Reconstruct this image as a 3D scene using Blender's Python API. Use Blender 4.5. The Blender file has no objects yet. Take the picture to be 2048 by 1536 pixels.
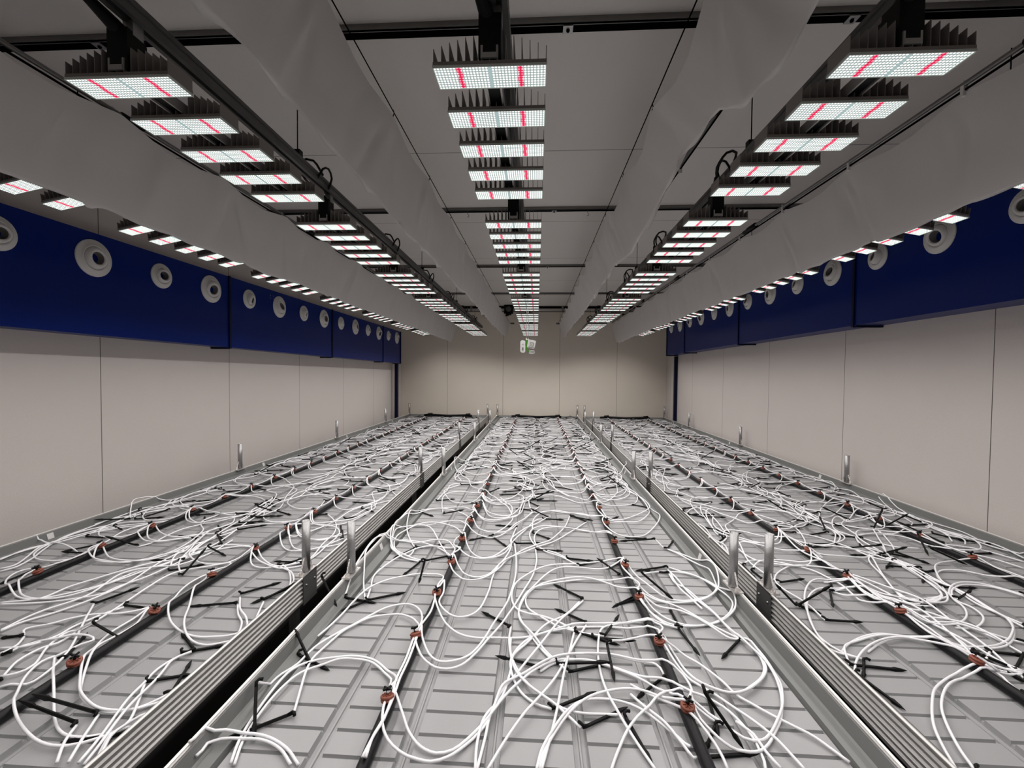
import bpy, math, random
from mathutils import Vector, Matrix
import numpy as np
PI = math.pi
sc = bpy.context.scene
COL = sc.collection
R = random.Random(7)

# ------------------------------------------------------------------ camera, world, exposure
F_PX, YAW, PITCH, ROLL = 875.26, 0.0571, 0.0272, 0.0089
cd = bpy.data.cameras.new('camera'); cam = bpy.data.objects.new('camera', cd); COL.objects.link(cam)
fw = Vector((-math.sin(YAW)*math.cos(PITCH), math.cos(YAW)*math.cos(PITCH), -math.sin(PITCH)))
rt = Vector((math.cos(YAW), math.sin(YAW), 0)); up = rt.cross(fw)
rt2 = rt*math.cos(ROLL) + up*math.sin(ROLL); up2 = up*math.cos(ROLL) - rt*math.sin(ROLL)
cam.matrix_world = Matrix(((rt2.x, up2.x, -fw.x, 0), (rt2.y, up2.y, -fw.y, 0), (rt2.z, up2.z, -fw.z, 0), (0, 0, 0, 1)))
cd.sensor_fit = 'HORIZONTAL'; cd.sensor_width = 36; cd.lens = 36*F_PX/2048; cd.clip_start = 0.02; cd.clip_end = 60
sc.camera = cam
w = bpy.data.worlds.new('world'); sc.world = w; w.use_nodes = True
w.node_tree.nodes['Background'].inputs[0].default_value = (0.9, 0.85, 0.85, 1)
w.node_tree.nodes['Background'].inputs[1].default_value = 0.02
vs = sc.view_settings
vs.view_transform = 'Standard'; vs.look = 'None'; vs.gamma = 1; vs.use_curve_mapping = False
vs.exposure = 0.0
LAMP_W = 4.35            # power of every LED head
SPOT = 146              # beam of an LED head in degrees

# ------------------------------------------------------------------ materials
def mat(name, col, rough=.5, metal=0., bump=0., bscale=60., var=0., vscale=8., spec=.5, coat=0., trans=0.):
    m = bpy.data.materials.new(name); m.use_nodes = True; nt = m.node_tree; N = nt.nodes; L = nt.links
    b = N['Principled BSDF']; b.inputs['Base Color'].default_value = (*col, 1); b.inputs['Roughness'].default_value = rough
    b.inputs['Metallic'].default_value = metal; b.inputs['Specular IOR Level'].default_value = spec
    if coat: b.inputs['Coat Weight'].default_value = coat; b.inputs['Coat Roughness'].default_value = .15
    tc = N.new('ShaderNodeTexCoord')
    if var:
        n = N.new('ShaderNodeTexNoise'); n.inputs['Scale'].default_value = vscale; n.inputs['Detail'].default_value = 4
        L.new(tc.outputs['Object'], n.inputs['Vector'])
        mr = N.new('ShaderNodeMapRange'); mr.inputs['To Min'].default_value = 1-var; mr.inputs['To Max'].default_value = 1+var
        L.new(n.outputs['Fac'], mr.inputs['Value'])
        mx = N.new('ShaderNodeVectorMath'); mx.operation = 'SCALE'; mx.inputs[0].default_value = col
        L.new(mr.outputs[0], mx.inputs['Scale']); L.new(mx.outputs[0], b.inputs['Base Color'])
    if bump:
        n = N.new('ShaderNodeTexNoise'); n.inputs['Scale'].default_value = bscale; n.inputs['Detail'].default_value = 3
        L.new(tc.outputs['Object'], n.inputs['Vector'])
        bp = N.new('ShaderNodeBump'); bp.inputs['Strength'].default_value = bump; bp.inputs['Distance'].default_value = .01
        L.new(n.outputs['Fac'], bp.inputs['Height']); L.new(bp.outputs[0], b.inputs['Normal'])
    return m

def panel_mat(name, col, axis, phase, period, seam=(.10, .09, .08), width=.005, bump=.12):
    """sandwich panels: the joints are thin dark grooves every `period` metres along `axis`"""
    m = mat(name, col, .55, bump=bump, bscale=180, var=.035, vscale=2.2, spec=.3)
    nt = m.node_tree; N = nt.nodes; L = nt.links; b = N['Principled BSDF']
    src = b.inputs['Base Color'].links[0].from_socket
    tc = N.new('ShaderNodeTexCoord'); sx = N.new('ShaderNodeSeparateXYZ'); L.new(tc.outputs['Object'], sx.inputs[0])
    def mth(op, a, bb=None):
        n = N.new('ShaderNodeMath'); n.operation = op
        for i, v in enumerate((a, bb)):
            if v is None: continue
            if isinstance(v, (int, float)): n.inputs[i].default_value = v
            else: L.new(v, n.inputs[i])
        return n.outputs[0]
    t = mth('FRACT', mth('DIVIDE', mth('SUBTRACT', sx.outputs['XYZ'.index(axis)], phase-period*20-period/2), period))
    d = mth('ABSOLUTE', mth('SUBTRACT', t, .5))
    f = mth('LESS_THAN', d, width/period/2)
    mx = N.new('ShaderNodeMix'); mx.data_type = 'RGBA'; L.new(f, mx.inputs['Factor'])
    L.new(src, mx.inputs['A']); mx.inputs['B'].default_value = (*seam, 1)
    L.new(mx.outputs['Result'], b.inputs['Base Color'])
    return m

def led_mat():
    """LED board: rows of white chips, two red columns, a blank strip in the middle (uv of the board)"""
    m = bpy.data.materials.new('led_board'); m.use_nodes = True; nt = m.node_tree; N = nt.nodes; L = nt.links
    N.clear()
    out = N.new('ShaderNodeOutputMaterial'); em = N.new('ShaderNodeEmission'); L.new(em.outputs[0], out.inputs[0])
    uv = N.new('ShaderNodeTexCoord'); sx = N.new('ShaderNodeSeparateXYZ'); L.new(uv.outputs['UV'], sx.inputs[0])
    def mth(op, a, bb=None, c=None):
        n = N.new('ShaderNodeMath'); n.operation = op
        for i, v in enumerate((a, bb, c)):
            if v is None: continue
            if isinstance(v, (int, float)): n.inputs[i].default_value = v
            else: L.new(v, n.inputs[i])
        return n.outputs[0]
    u, v = sx.outputs[0], sx.outputs[1]
    fu = mth('SUBTRACT', mth('FRACT', mth('MULTIPLY', u, 35)), .5)
    fv = mth('MULTIPLY', mth('SUBTRACT', mth('FRACT', mth('MULTIPLY', v, 9)), .5), 1.14)
    r = mth('SQRT', mth('ADD', mth('MULTIPLY', fu, fu), mth('MULTIPLY', fv, fv)))
    mr_ = N.new('ShaderNodeMapRange'); mr_.interpolation_type = 'SMOOTHSTEP'; mr_.inputs['From Min'].default_value = .42; mr_.inputs['From Max'].default_value = .20
    L.new(r, mr_.inputs['Value']); dot = mr_.outputs[0]
    edge = mth('MULTIPLY', mth('LESS_THAN', mth('ABSOLUTE', mth('SUBTRACT', v, .5)), .5-1/18/1.6), mth('LESS_THAN', mth('ABSOLUTE', mth('SUBTRACT', u, .5)), .488))
    mid = mth('LESS_THAN', mth('ABSOLUTE', mth('SUBTRACT', u, .5)), .0143)
    wob = mth('MULTIPLY', mth('SINE', mth('MULTIPLY', v, 13)), .004)
    red = mth('LESS_THAN', mth('ABSOLUTE', mth('SUBTRACT', mth('ABSOLUTE', mth('ADD', mth('SUBTRACT', u, .5), wob)), .2714)), .0215)
    def mix(fac, A, B):
        n = N.new('ShaderNodeMix'); n.data_type = 'RGBA'; L.new(fac, n.inputs['Factor'])
        for k, val in (('A', A), ('B', B)):
            if isinstance(val, tuple): n.inputs[k].default_value = (*val, 1)
            else: L.new(val, n.inputs[k])
        return n.outputs['Result']
    white = mix(dot, (.36, .42, .41), (2.5, 2.55, 2.4)); redc = mix(dot, (.70, .02, .08), (1.9, .35, .50))
    c = mix(red, white, redc); c = mix(mid, c, (.38, .50, .50)); c = mix(edge, (.58, .68, .63), c)
    L.new(c, em.inputs[0]); em.inputs[1].default_value = 1.0
    return m

M = dict(
    tray_edge=mat('dark_grey_gutter_plastic', (.15, .155, .15), .45, var=.05),
    tray=mat('grey_tray_plastic', (.285, .285, .289), .40, bump=.05, bscale=260, var=.05, vscale=5),
    alu=mat('aluminium', (.42, .41, .40), .40, .6, var=.08, vscale=12),
    rim=mat('painted_rim_highlight', (.80, .79, .76), .35, .2),  # paler than the rail: lamp highlight put into the colour
    alu_dark=mat('anodised_rail', (.10, .098, .096), .42, .5, var=.1),
    galv=mat('galvanised_steel', (.40, .40, .40), .42, .9, bump=.12, bscale=70, var=.15, vscale=40),
    weld=mat('galvanised_foot', (.75, .72, .70), .3, .8, bump=.5, bscale=160, var=.25, vscale=90),
    plate=mat('dark_joint_plate', (.11, .11, .108), .45, .3),
    black=mat('black_plastic', (.003, .003, .003), .5, var=.2, vscale=30, spec=.2),
    pipe=mat('black_pe_pipe', (.0045, .0045, .005), .46, bump=.1, bscale=40, var=.2, spec=.22),
    stake=mat('black_stake_plastic', (.003, .003, .003), .55, spec=.15),
    tube=mat('white_drip_hose', (.80, .80, .82), .34, spec=.5),
    terracotta=mat('terracotta_dripper', (.22, .058, .032), .5, var=.15, vscale=120),
    fabric=None,
    fin=mat('grey_heat_sink', (.20, .18, .17), .55, .0),
    slot=mat('dark_slot', (.002, .002, .003), 1.0, spec=.0),
    strut=mat('zinc_strut', (.20, .195, .19), .42, .6, var=.12, vscale=14),
    blue=mat('blue_duct_paint', (.0005, .0125, .135), .32, bump=.02, bscale=7, var=.06, spec=.16),
    bluedark=mat('blue_post_paint', (.0003, .0018, .024), .4, spec=.2),
    white=mat('white_plastic', (.62, .61, .60), .42),
    offwhite=mat('ivory_plastic', (.55, .545, .53), .5),
    grey=mat('grey_plastic', (.30, .29, .28), .5),
    hole=mat('nozzle_throat', (.14, .135, .13), .6),
    green=mat('green_band', (.05, .20, .02), .4),
    glass=mat('pale_lens_edge', (.55, .6, .58), .2),
    brown=mat('brown_tag', (.16, .05, .03), .6),
    floor=mat('dark_concrete', (.05, .05, .05), .8, var=.1),
    cord=mat('grey_cord', (.25, .24, .23), .6),
)
def fabric_mat():
    m = mat('white_screen_fabric', (.66, .64, .63), .9, bump=.10, bscale=420, var=.03, vscale=3, spec=.1)
    nt = m.node_tree; N = nt.nodes; L = nt.links; b = N['Principled BSDF']; out = N['Material Output']
    tl = N.new('ShaderNodeBsdfTranslucent'); tl.inputs[0].default_value = (.62, .58, .56, 1)
    mx = N.new('ShaderNodeMixShader'); mx.inputs[0].default_value = .16
    L.new(b.outputs[0], mx.inputs[1]); L.new(tl.outputs[0], mx.inputs[2]); L.new(mx.outputs[0], out.inputs[0])
    return m
M['fabric'] = fabric_mat()
M['led'] = led_mat()

# ------------------------------------------------------------------ mesh helpers
class MB:
    def __init__(s): s.v = []; s.f = []; s.m = []; s.sm = []; s.mi = 0; s.smooth = False
    def add(s, vs, fs):
        o = len(s.v); s.v += [tuple(p) for p in vs]
        for f in fs: s.f.append(tuple(i+o for i in f)); s.m.append(s.mi); s.sm.append(s.smooth)
    def box(s, x0, x1, y0, y1, z0, z1):
        s.add([(x0,y0,z0),(x1,y0,z0),(x1,y1,z0),(x0,y1,z0),(x0,y0,z1),(x1,y0,z1),(x1,y1,z1),(x0,y1,z1)],
              [(0,3,2,1),(4,5,6,7),(0,1,5,4),(1,2,6,5),(2,3,7,6),(3,0,4,7)])
    def prism_y(s, prof, y0, y1, closed=True):
        """extrude an (x,z) outline along y"""
        n = len(prof); s.add([(x,y0,z) for x,z in prof]+[(x,y1,z) for x,z in prof],
            [(i,(i+1)%n,n+(i+1)%n,n+i) for i in range(n if closed else n-1)] + ([tuple(range(n))[::-1], tuple(range(n,2*n))] if closed else []))
    def tube(s, pts, r, n=8, caps=True):
        """sweep a round section along pts; r a number or a list"""
        pts = [Vector(p) for p in pts]; k = len(pts); rs = r if isinstance(r, (list, tuple)) else [r]*k
        vs = []; T0 = None; U = None
        for i, p in enumerate(pts):
            t = (pts[min(i+1,k-1)]-pts[max(i-1,0)])
            if t.length < 1e-9: t = Vector((0,0,1))
            t.normalize()
            if U is None:
                a = Vector((0,0,1)) if abs(t.z) < .9 else Vector((1,0,0)); U = a.cross(t).normalized()
            else:
                U = (U - t*U.dot(t)); U = U.normalized() if U.length > 1e-6 else Vector((1,0,0))
            V = t.cross(U)
            for j in range(n):
                q = 2*PI*j/n; vs.append(p + U*(math.cos(q)*rs[i]) + V*(math.sin(q)*rs[i]))
        fs = [(i*n+j, i*n+(j+1)%n, (i+1)*n+(j+1)%n, (i+1)*n+j) for i in range(k-1) for j in range(n)]
        if caps: fs += [tuple(range(n))[::-1], tuple(range((k-1)*n, k*n))]
        s.add(vs, fs)
    def lathe(s, prof, n=24, M4=None):
        """spin (r,h) about local z, placed by M4"""
        vs = []
        for r, h in prof:
            for j in range(n):
                q = 2*PI*j/n; p = Vector((r*math.cos(q), r*math.sin(q), h)); vs.append(M4 @ p if M4 else p)
        k = len(prof); s.add(vs, [(i*n+j, i*n+(j+1)%n, (i+1)*n+(j+1)%n, (i+1)*n+j) for i in range(k-1) for j in range(n)])
    def obj(s, name, mats, parent=None, loc=None, smooth=None):
        me = bpy.data.meshes.new(name); me.from_pydata(s.v, [], s.f)
        for m in (mats if isinstance(mats, (list, tuple)) else [mats]): me.materials.append(m)
        me.polygons.foreach_set('material_index', s.m)
        me.polygons.foreach_set('use_smooth', s.sm if smooth is None else [smooth]*len(s.f)); me.update()
        o = bpy.data.objects.new(name, me); COL.objects.link(o)
        if parent: o.parent = parent
        if loc: o.location = loc
        return o

def tag(o, label=None, cat=None, group=None, kind=None):
    for k, v in (('label', label), ('category', cat), ('group', group), ('kind', kind)):
        if v: o[k] = v
    return o
def empty(name, loc, label, cat, group=None):
    o = bpy.data.objects.new(name, None); o.empty_display_size = .05; COL.objects.link(o); o.location = loc
    return tag(o, label, cat, group)
def copy_tree(o, parent=None):
    c = o.copy(); COL.objects.link(c); c.parent = parent
    for ch in list(o.children): copy_tree(ch, c)
    return c
def spline(P, step=.02):
    """Catmull-Rom through P, sampled about every `step` metres"""
    P = [Vector(p) for p in P]
    if len(P) < 3:
        n = max(1, int((P[1]-P[0]).length/step)); return [P[0].lerp(P[1], i/n) for i in range(n+1)]
    Q = [P[0]*2-P[1]] + P + [P[-1]*2-P[-2]]; out = []
    for i in range(1, len(Q)-2):
        a, b, c, d = Q[i-1:i+3]; n = max(1, min(14, int((c-b).length/step)))
        for j in range(n):
            t = j/n
            out.append(.5*((2*b)+(c-a)*t+(2*a-5*b+4*c-d)*t*t+(3*b-a-3*c+d)*t**3))
    out.append(P[-1]); return out
ORD = ['first','second','third','fourth','fifth','sixth','seventh','eighth','ninth','tenth','eleventh','twelfth','thirteenth','fourteenth',
       'fifteenth','sixteenth','seventeenth','eighteenth','nineteenth','twentieth'] + ['twenty-'+q for q in
       ('first','second','third','fourth','fifth','sixth','seventh','eighth','ninth')] + ['thirtieth'] + ['thirty-'+q for q in
       ('first','second','third','fourth','fifth','sixth','seventh','eighth','ninth')]
TR="""-0.711,0.967 -0.735,1.031 -0.747,1.101 -0.748,1.194 -0.738,1.282 -0.694,1.333 -0.627,1.359 -0.574,1.365 -0.512,1.352 -0.46,1.315 -0.419,1.272 -0.4,1.231 -0.404,1.205
-0.703,0.968 -0.727,1.031 -0.738,1.101 -0.733,1.202 -0.713,1.276 -0.659,1.319 -0.62,1.342 -0.565,1.344 -0.512,1.336 -0.46,1.3 -0.424,1.257 -0.415,1.216 -0.405,1.205
-0.406,1.203 -0.405,1.177 -0.402,1.129 -0.385,1.074 -0.359,1.04 -0.326,1.018 -0.284,1.002 -0.242,0.998 -0.205,1.017 -0.174,1.052 -0.145,1.091 -0.123,1.131 -0.11,1.179 -0.093,1.259 -0.064,1.29 -0.029,1.315 0.057,1.384 0.148,1.425 0.238,1.431 0.311,1.411 0.385,1.383 0.466,1.312
-0.403,1.2 -0.379,1.173 -0.348,1.127 -0.315,1.079 -0.279,1.045 -0.237,1.031 -0.198,1.043 -0.169,1.073 -0.135,1.118 -0.109,1.167 -0.084,1.219 -0.048,1.276 0.008,1.34 0.085,1.395 0.178,1.401 0.269,1.359 0.341,1.311 0.396,1.246 0.441,1.223
-0.406,1.513 -0.407,1.43 -0.401,1.335 -0.402,1.252 -0.4,1.217 -0.391,1.16 -0.386,1.09 -0.393,1.038 -0.397,0.974
-0.403,1.514 -0.396,1.422 -0.391,1.32 -0.392,1.238 -0.389,1.198 -0.386,1.13 -0.389,1.074 -0.394,1.028 -0.389,0.974
-0.401,1.509 -0.383,1.451 -0.344,1.39 -0.298,1.359 -0.249,1.367 -0.21,1.399 -0.179,1.465 -0.153,1.547 -0.129,1.638 -0.107,1.753 -0.095,1.868 -0.089,2.016 -0.096,2.167 -0.109,2.323
-0.406,1.503 -0.403,1.459 -0.398,1.422 -0.367,1.371 -0.326,1.341 -0.274,1.325 -0.229,1.344 -0.194,1.401 -0.163,1.476 -0.124,1.571 -0.098,1.664 -0.051,1.827 -0.009,1.987 0.007,2.135 0.004,2.255
-0.815,1.228 -0.776,1.256 -0.744,1.313 -0.727,1.409 -0.692,1.498 -0.661,1.543 -0.62,1.602 -0.576,1.666 -0.524,1.696 -0.48,1.686 -0.44,1.639 -0.415,1.572 -0.405,1.515
-0.646,1.123 -0.678,1.213 -0.704,1.3 -0.711,1.366 -0.687,1.488 -0.655,1.543 -0.616,1.591 -0.558,1.613 -0.506,1.616 -0.459,1.591 -0.434,1.559 -0.408,1.51
-0.755,1.463 -0.743,1.526 -0.736,1.594 -0.726,1.694 -0.701,1.793 -0.648,1.873 -0.585,1.918 -0.515,1.949 -0.451,1.945 -0.412,1.907 -0.4,1.86 -0.408,1.812
-0.409,1.8 -0.402,1.718 -0.374,1.644 -0.325,1.567 -0.264,1.508 -0.2,1.488 -0.141,1.497 -0.082,1.506 -0.011,1.521 0.088,1.565 0.165,1.603 0.291,1.612 0.386,1.619 0.479,1.62 0.569,1.616
-0.396,1.801 -0.391,1.846 -0.373,1.747 -0.376,1.681 -0.339,1.635 -0.288,1.609 -0.239,1.63 -0.208,1.693 -0.195,1.816 -0.193,1.94 -0.179,2.045 -0.147,2.163 -0.128,2.271 -0.132,2.413 -0.111,2.577
-0.407,1.793 -0.404,1.744 -0.393,1.667 -0.389,1.596 -0.398,1.53 -0.402,1.508
-0.411,2.118 -0.389,2.164 -0.386,2.207 -0.449,2.246 -0.526,2.262 -0.609,2.233 -0.671,2.142 -0.706,2.041 -0.732,1.932 -0.7,1.807 -0.672,1.718
-0.41,2.112 -0.409,2.045 -0.376,1.959 -0.319,1.906 -0.265,1.902 -0.216,1.938 -0.17,2.027 -0.137,2.144 -0.073,2.253 0.006,2.327 0.091,2.406 0.169,2.599 0.219,2.795
-0.401,2.113 -0.365,2.03 -0.313,1.964 -0.256,1.948 -0.206,1.989 -0.166,2.083 -0.113,2.166 -0.003,2.281 0.151,2.462 0.318,2.71
-0.407,2.122 -0.413,2.205 -0.465,2.325 -0.544,2.343 -0.64,2.311 -0.739,2.327 -0.828,2.284 -0.819,2.071 -0.778,1.928 -0.729,1.805 -0.686,1.717
-0.418,2.132 -0.458,2.201 -0.517,2.263 -0.623,2.32 -0.752,2.339 -0.831,2.193 -0.809,1.926 -0.788,1.771 -0.781,1.73
-0.405,2.113 -0.428,2.141 -0.49,2.265 -0.63,2.534 -0.738,2.554 -0.793,2.465 -0.781,2.312 -0.735,2.201 -0.637,2.145 -0.642,2.253
-0.407,2.422 -0.44,2.364 -0.427,2.27 -0.364,2.166 -0.287,2.112 -0.221,2.127 -0.159,2.203 -0.131,2.317 -0.128,2.439 -0.004,2.644 0.104,2.779
-0.395,2.405 -0.368,2.298 -0.315,2.191 -0.265,2.144 -0.207,2.158 -0.162,2.246 -0.1,2.441 -0.005,2.705 0.049,2.758
-0.408,2.437 -0.419,2.58 -0.47,2.667 -0.551,2.644 -0.644,2.591 -0.759,2.552 -0.805,2.41 -0.766,2.266 -0.68,2.142 -0.565,2.077
-0.413,2.429 -0.469,2.547 -0.562,2.598 -0.692,2.572 -0.763,2.467 -0.771,2.337 -0.717,2.202 -0.631,2.125 -0.544,2.096
-0.413,2.733 -0.429,2.659 -0.415,2.574 -0.366,2.482 -0.303,2.427 -0.241,2.417 -0.17,2.498 -0.092,2.669 -0.002,2.905
-0.406,2.724 -0.368,2.612 -0.312,2.502 -0.262,2.46 -0.202,2.473 -0.139,2.548 -0.075,2.724 0.024,3.015
-0.415,2.742 -0.403,2.811 -0.467,2.929 -0.552,2.954 -0.664,2.912 -0.752,2.862 -0.795,2.758 -0.783,2.612 -0.739,2.467 -0.688,2.353 -0.632,2.249
-0.422,2.732 -0.482,2.824 -0.57,2.878 -0.683,2.879 -0.768,2.8 -0.798,2.682 -0.803,2.542 -0.802,2.431 -0.771,2.291 -0.705,2.168 -0.638,2.114 -0.552,2.104
-0.409,3.022 -0.421,2.891 -0.378,2.774 -0.307,2.705 -0.233,2.702 -0.151,2.755 -0.099,2.857 -0.074,3.146
-0.38,3.036 -0.336,2.898 -0.291,2.781 -0.223,2.73 -0.164,2.773 -0.161,2.934 -0.212,3.086 -0.263,3.204
0.439,1.541 0.461,1.581 0.439,1.606 0.354,1.616 0.29,1.606 0.242,1.576 0.216,1.475 0.207,1.37 0.212,1.266 0.234,1.172 0.261,1.092 0.288,1.02
0.435,1.543 0.405,1.572 0.349,1.589 0.264,1.599 0.189,1.593 0.1,1.566 0.007,1.523 -0.045,1.465 -0.075,1.383 -0.065,1.312 -0.037,1.249 0.008,1.206 0.05,1.19
0.431,1.841 0.45,1.894 0.422,1.938 0.321,1.962 0.198,1.953 0.082,1.912 -0.015,1.844 -0.055,1.743 -0.058,1.643 -0.017,1.536 0.03,1.443 0.067,1.383
0.428,1.841 0.398,1.86 0.315,1.922 0.184,1.96 0.044,1.902 -0.029,1.814 -0.034,1.732 -0.006,1.671 0.07,1.596 0.136,1.56
0.432,1.834 0.424,1.74 0.442,1.668 0.481,1.626 0.524,1.607
0.429,2.148 0.351,2.152 0.239,2.124 0.13,2.096 0.007,2.023 -0.076,1.916 -0.096,1.795 -0.074,1.703 -0.025,1.658 0.027,1.638 0.102,1.598 0.16,1.554 0.242,1.533
0.432,2.145 0.411,2.118 0.313,2.061 0.21,2.075 0.111,2.049 0.03,1.957 -0.029,1.814 -0.06,1.692 -0.05,1.598 0.002,1.507 0.036,1.444 0.069,1.381
0.164,2.173 0.103,2.245 0.006,2.327 -0.032,2.447 -0.014,2.556 0.057,2.605 0.179,2.6 0.297,2.568 0.391,2.534 0.427,2.458
0.212,2.093 0.135,2.185 0.051,2.263 -0.003,2.374 0.006,2.503 0.067,2.577 0.208,2.588 0.335,2.557 0.405,2.495 0.427,2.446
0.417,2.117 0.405,2.043 0.423,1.958 0.469,1.865 0.518,1.804 0.583,1.786 0.676,1.808 0.755,1.87 0.8,1.933 0.821,2.016 0.819,2.126 0.788,2.224 0.714,2.327 0.613,2.412
0.427,2.123 0.451,2.027 0.491,1.918 0.541,1.83 0.612,1.804 0.709,1.834 0.777,1.905 0.801,1.977 0.807,2.094 0.771,2.199 0.697,2.339
0.43,1.838 0.418,1.767 0.43,1.702 0.462,1.658 0.524,1.623 0.595,1.626 0.677,1.654 0.742,1.698 0.794,1.758 0.816,1.827 0.803,1.89 0.765,1.984 0.704,2.056 0.62,2.075 0.538,2.053 0.492,2.03
0.437,1.83 0.458,1.755 0.496,1.673 0.555,1.632 0.635,1.638 0.728,1.69 0.782,1.757 0.801,1.818 0.785,1.906 0.739,2.029 0.671,2.094 0.628,2.101
0.439,1.83 0.482,1.802 0.533,1.775 0.592,1.721 0.643,1.658 0.677,1.61 0.709,1.565 0.726,1.54 0.741,1.482 0.738,1.437 0.722,1.394 0.687,1.348 0.637,1.307 0.591,1.28 0.559,1.284 0.528,1.295 0.504,1.282
0.439,1.822 0.489,1.757 0.556,1.726 0.6,1.681 0.642,1.62 0.686,1.552 0.745,1.552 0.752,1.499 0.754,1.438 0.749,1.382 0.741,1.335 0.715,1.277 0.688,1.231 0.648,1.181 0.609,1.14 0.58,1.12 0.556,1.116 0.536,1.123 0.519,1.14 0.504,1.165 0.477,1.199 0.454,1.237 0.447,1.244
0.609,2.039 0.622,1.964 0.656,1.913 0.677,1.801 0.699,1.708 0.705,1.637 0.714,1.577 0.719,1.568 0.733,1.492 0.747,1.438 0.743,1.378 0.73,1.326 0.708,1.269 0.67,1.202 0.627,1.151 0.589,1.109 0.559,1.087 0.53,1.08 0.503,1.083 0.478,1.102 0.459,1.127 0.442,1.16 0.438,1.2 0.444,1.24
0.629,2.091 0.642,2.003 0.65,1.896 0.667,1.785 0.688,1.701 0.703,1.63 0.72,1.554
0.438,1.542 0.429,1.502 0.434,1.45 0.448,1.393 0.467,1.341 0.498,1.305 0.527,1.272 0.555,1.229 0.578,1.193 0.599,1.158 0.617,1.123 0.629,1.084 0.64,1.043
0.452,1.537 0.46,1.494 0.465,1.447 0.47,1.376 0.488,1.325 0.515,1.299 0.547,1.281 0.579,1.277 0.617,1.29 0.658,1.317 0.701,1.357 0.733,1.404 0.745,1.452 0.742,1.503
0.431,1.486 0.479,1.454 0.517,1.417 0.543,1.373 0.57,1.323 0.585,1.28 0.614,1.248 0.649,1.208 0.688,1.171 0.723,1.139 0.761,1.074
0.019,1.361 0.057,1.392 0.102,1.42 0.164,1.429 0.243,1.43 0.304,1.414 0.367,1.395 0.405,1.39 0.433,1.365 0.455,1.34 0.464,1.307 0.459,1.275 0.45,1.253
0.019,1.343 0.063,1.383 0.12,1.401 0.183,1.401 0.247,1.377 0.307,1.345 0.35,1.327 0.383,1.314 0.407,1.287 0.428,1.265 0.445,1.247
0.182,1.012 0.207,1.064 0.243,1.125 0.281,1.169 0.321,1.206 0.344,1.233 0.378,1.254 0.418,1.261 0.458,1.258 0.495,1.247 0.526,1.224 0.546,1.191 0.56,1.149 0.563,1.119 0.56,1.09 0.556,1.062 0.547,1.037
0.541,1.18 0.553,1.162 0.567,1.137 0.569,1.114 0.571,1.08 0.576,1.058 0.582,1.039
0.288,1.303 0.336,1.262 0.367,1.234 0.394,1.201 0.418,1.165 0.435,1.129 0.45,1.091 0.457,1.061 0.458,1.031
0.28,1.262 0.319,1.195 0.341,1.163 0.357,1.129 0.371,1.089 0.386,1.056 0.4,1.027
-0.107,0.993 -0.073,1.069 -0.024,1.155 0.008,1.206 0.065,1.314 0.108,1.413 0.151,1.518 0.19,1.602
-0.135,0.991 -0.14,1.055 -0.136,1.124 -0.123,1.166 -0.09,1.232 -0.072,1.343 -0.068,1.409 -0.022,1.486 0.039,1.583 0.112,1.656 0.181,1.768
0.008,1.001 0.021,1.056 0.048,1.109 0.092,1.175 0.148,1.222 0.226,1.234 0.288,1.213 0.332,1.167 0.369,1.115 0.387,1.08
0.016,1.001 0.025,1.046 0.061,1.121 0.111,1.188 0.179,1.244 0.263,1.277 0.33,1.268 0.381,1.225 0.418,1.173
-0.082,1.501 -0.077,1.418 -0.045,1.329 -0.002,1.258 0.051,1.209 0.091,1.169 0.124,1.131
-0.086,1.573 -0.086,1.472 -0.062,1.343 -0.022,1.271 0.027,1.227 0.079,1.192 0.138,1.181 0.235,1.18
0.02,1.002 0.058,1.155 0.077,1.243 0.099,1.355 0.141,1.548
-0.131,0.991 -0.122,1.082 -0.117,1.154 -0.096,1.245 -0.045,1.337 0.037,1.5 0.111,1.644 0.197,1.778
0.435,1.463 0.401,1.507 0.369,1.519 0.321,1.516 0.271,1.498 0.249,1.494
-0.807,0.961 -0.805,1.006 -0.773,1.033 -0.72,1.047 -0.663,1.043 -0.605,1.019 -0.553,0.978
-0.791,0.962 -0.788,1.012 -0.737,1.033 -0.676,1.035 -0.619,1.014 -0.571,0.976
0.632,2.071 0.624,1.969 0.624,1.877 0.64,1.822 0.661,1.745
-1.545,1.302 -1.556,1.272 -1.523,1.204 -1.462,1.132 -1.409,1.085 -1.355,1.048 -1.291,1.014 -1.232,0.992 -1.18,0.983 -1.139,0.986 -1.113,0.995 -1.071,1.023 -1.041,1.058 -1.017,1.088
-1.541,1.298 -1.467,1.231 -1.364,1.145 -1.274,1.07 -1.212,1.03 -1.163,1.015 -1.12,1.018 -1.082,1.033 -1.045,1.052 -1.012,1.083
-1.497,1.589 -1.488,1.518 -1.493,1.432 -1.46,1.348 -1.407,1.266 -1.327,1.182 -1.271,1.138 -1.205,1.105 -1.156,1.096 -1.098,1.106 -1.059,1.127 -1.037,1.148 -1.028,1.196
-1.488,1.583 -1.445,1.488 -1.444,1.415 -1.426,1.332 -1.37,1.238 -1.31,1.169 -1.253,1.127 -1.193,1.103 -1.135,1.095 -1.085,1.113 -1.06,1.14 -1.04,1.174
-1.482,1.878 -1.496,1.812 -1.471,1.709 -1.429,1.619 -1.379,1.549 -1.317,1.497 -1.252,1.46 -1.175,1.435 -1.112,1.434 -1.063,1.443 -1.038,1.46
-1.47,1.862 -1.424,1.741 -1.356,1.624 -1.291,1.521 -1.229,1.451 -1.164,1.406 -1.102,1.39 -1.059,1.404 -1.029,1.421
-1.472,2.181 -1.441,2.107 -1.356,2.033 -1.272,1.983 -1.2,1.961 -1.139,1.984 -1.098,2.015
-1.475,2.192 -1.343,2.054 -1.24,1.985 -1.176,1.99 -1.142,2.05 -1.128,2.071
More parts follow.
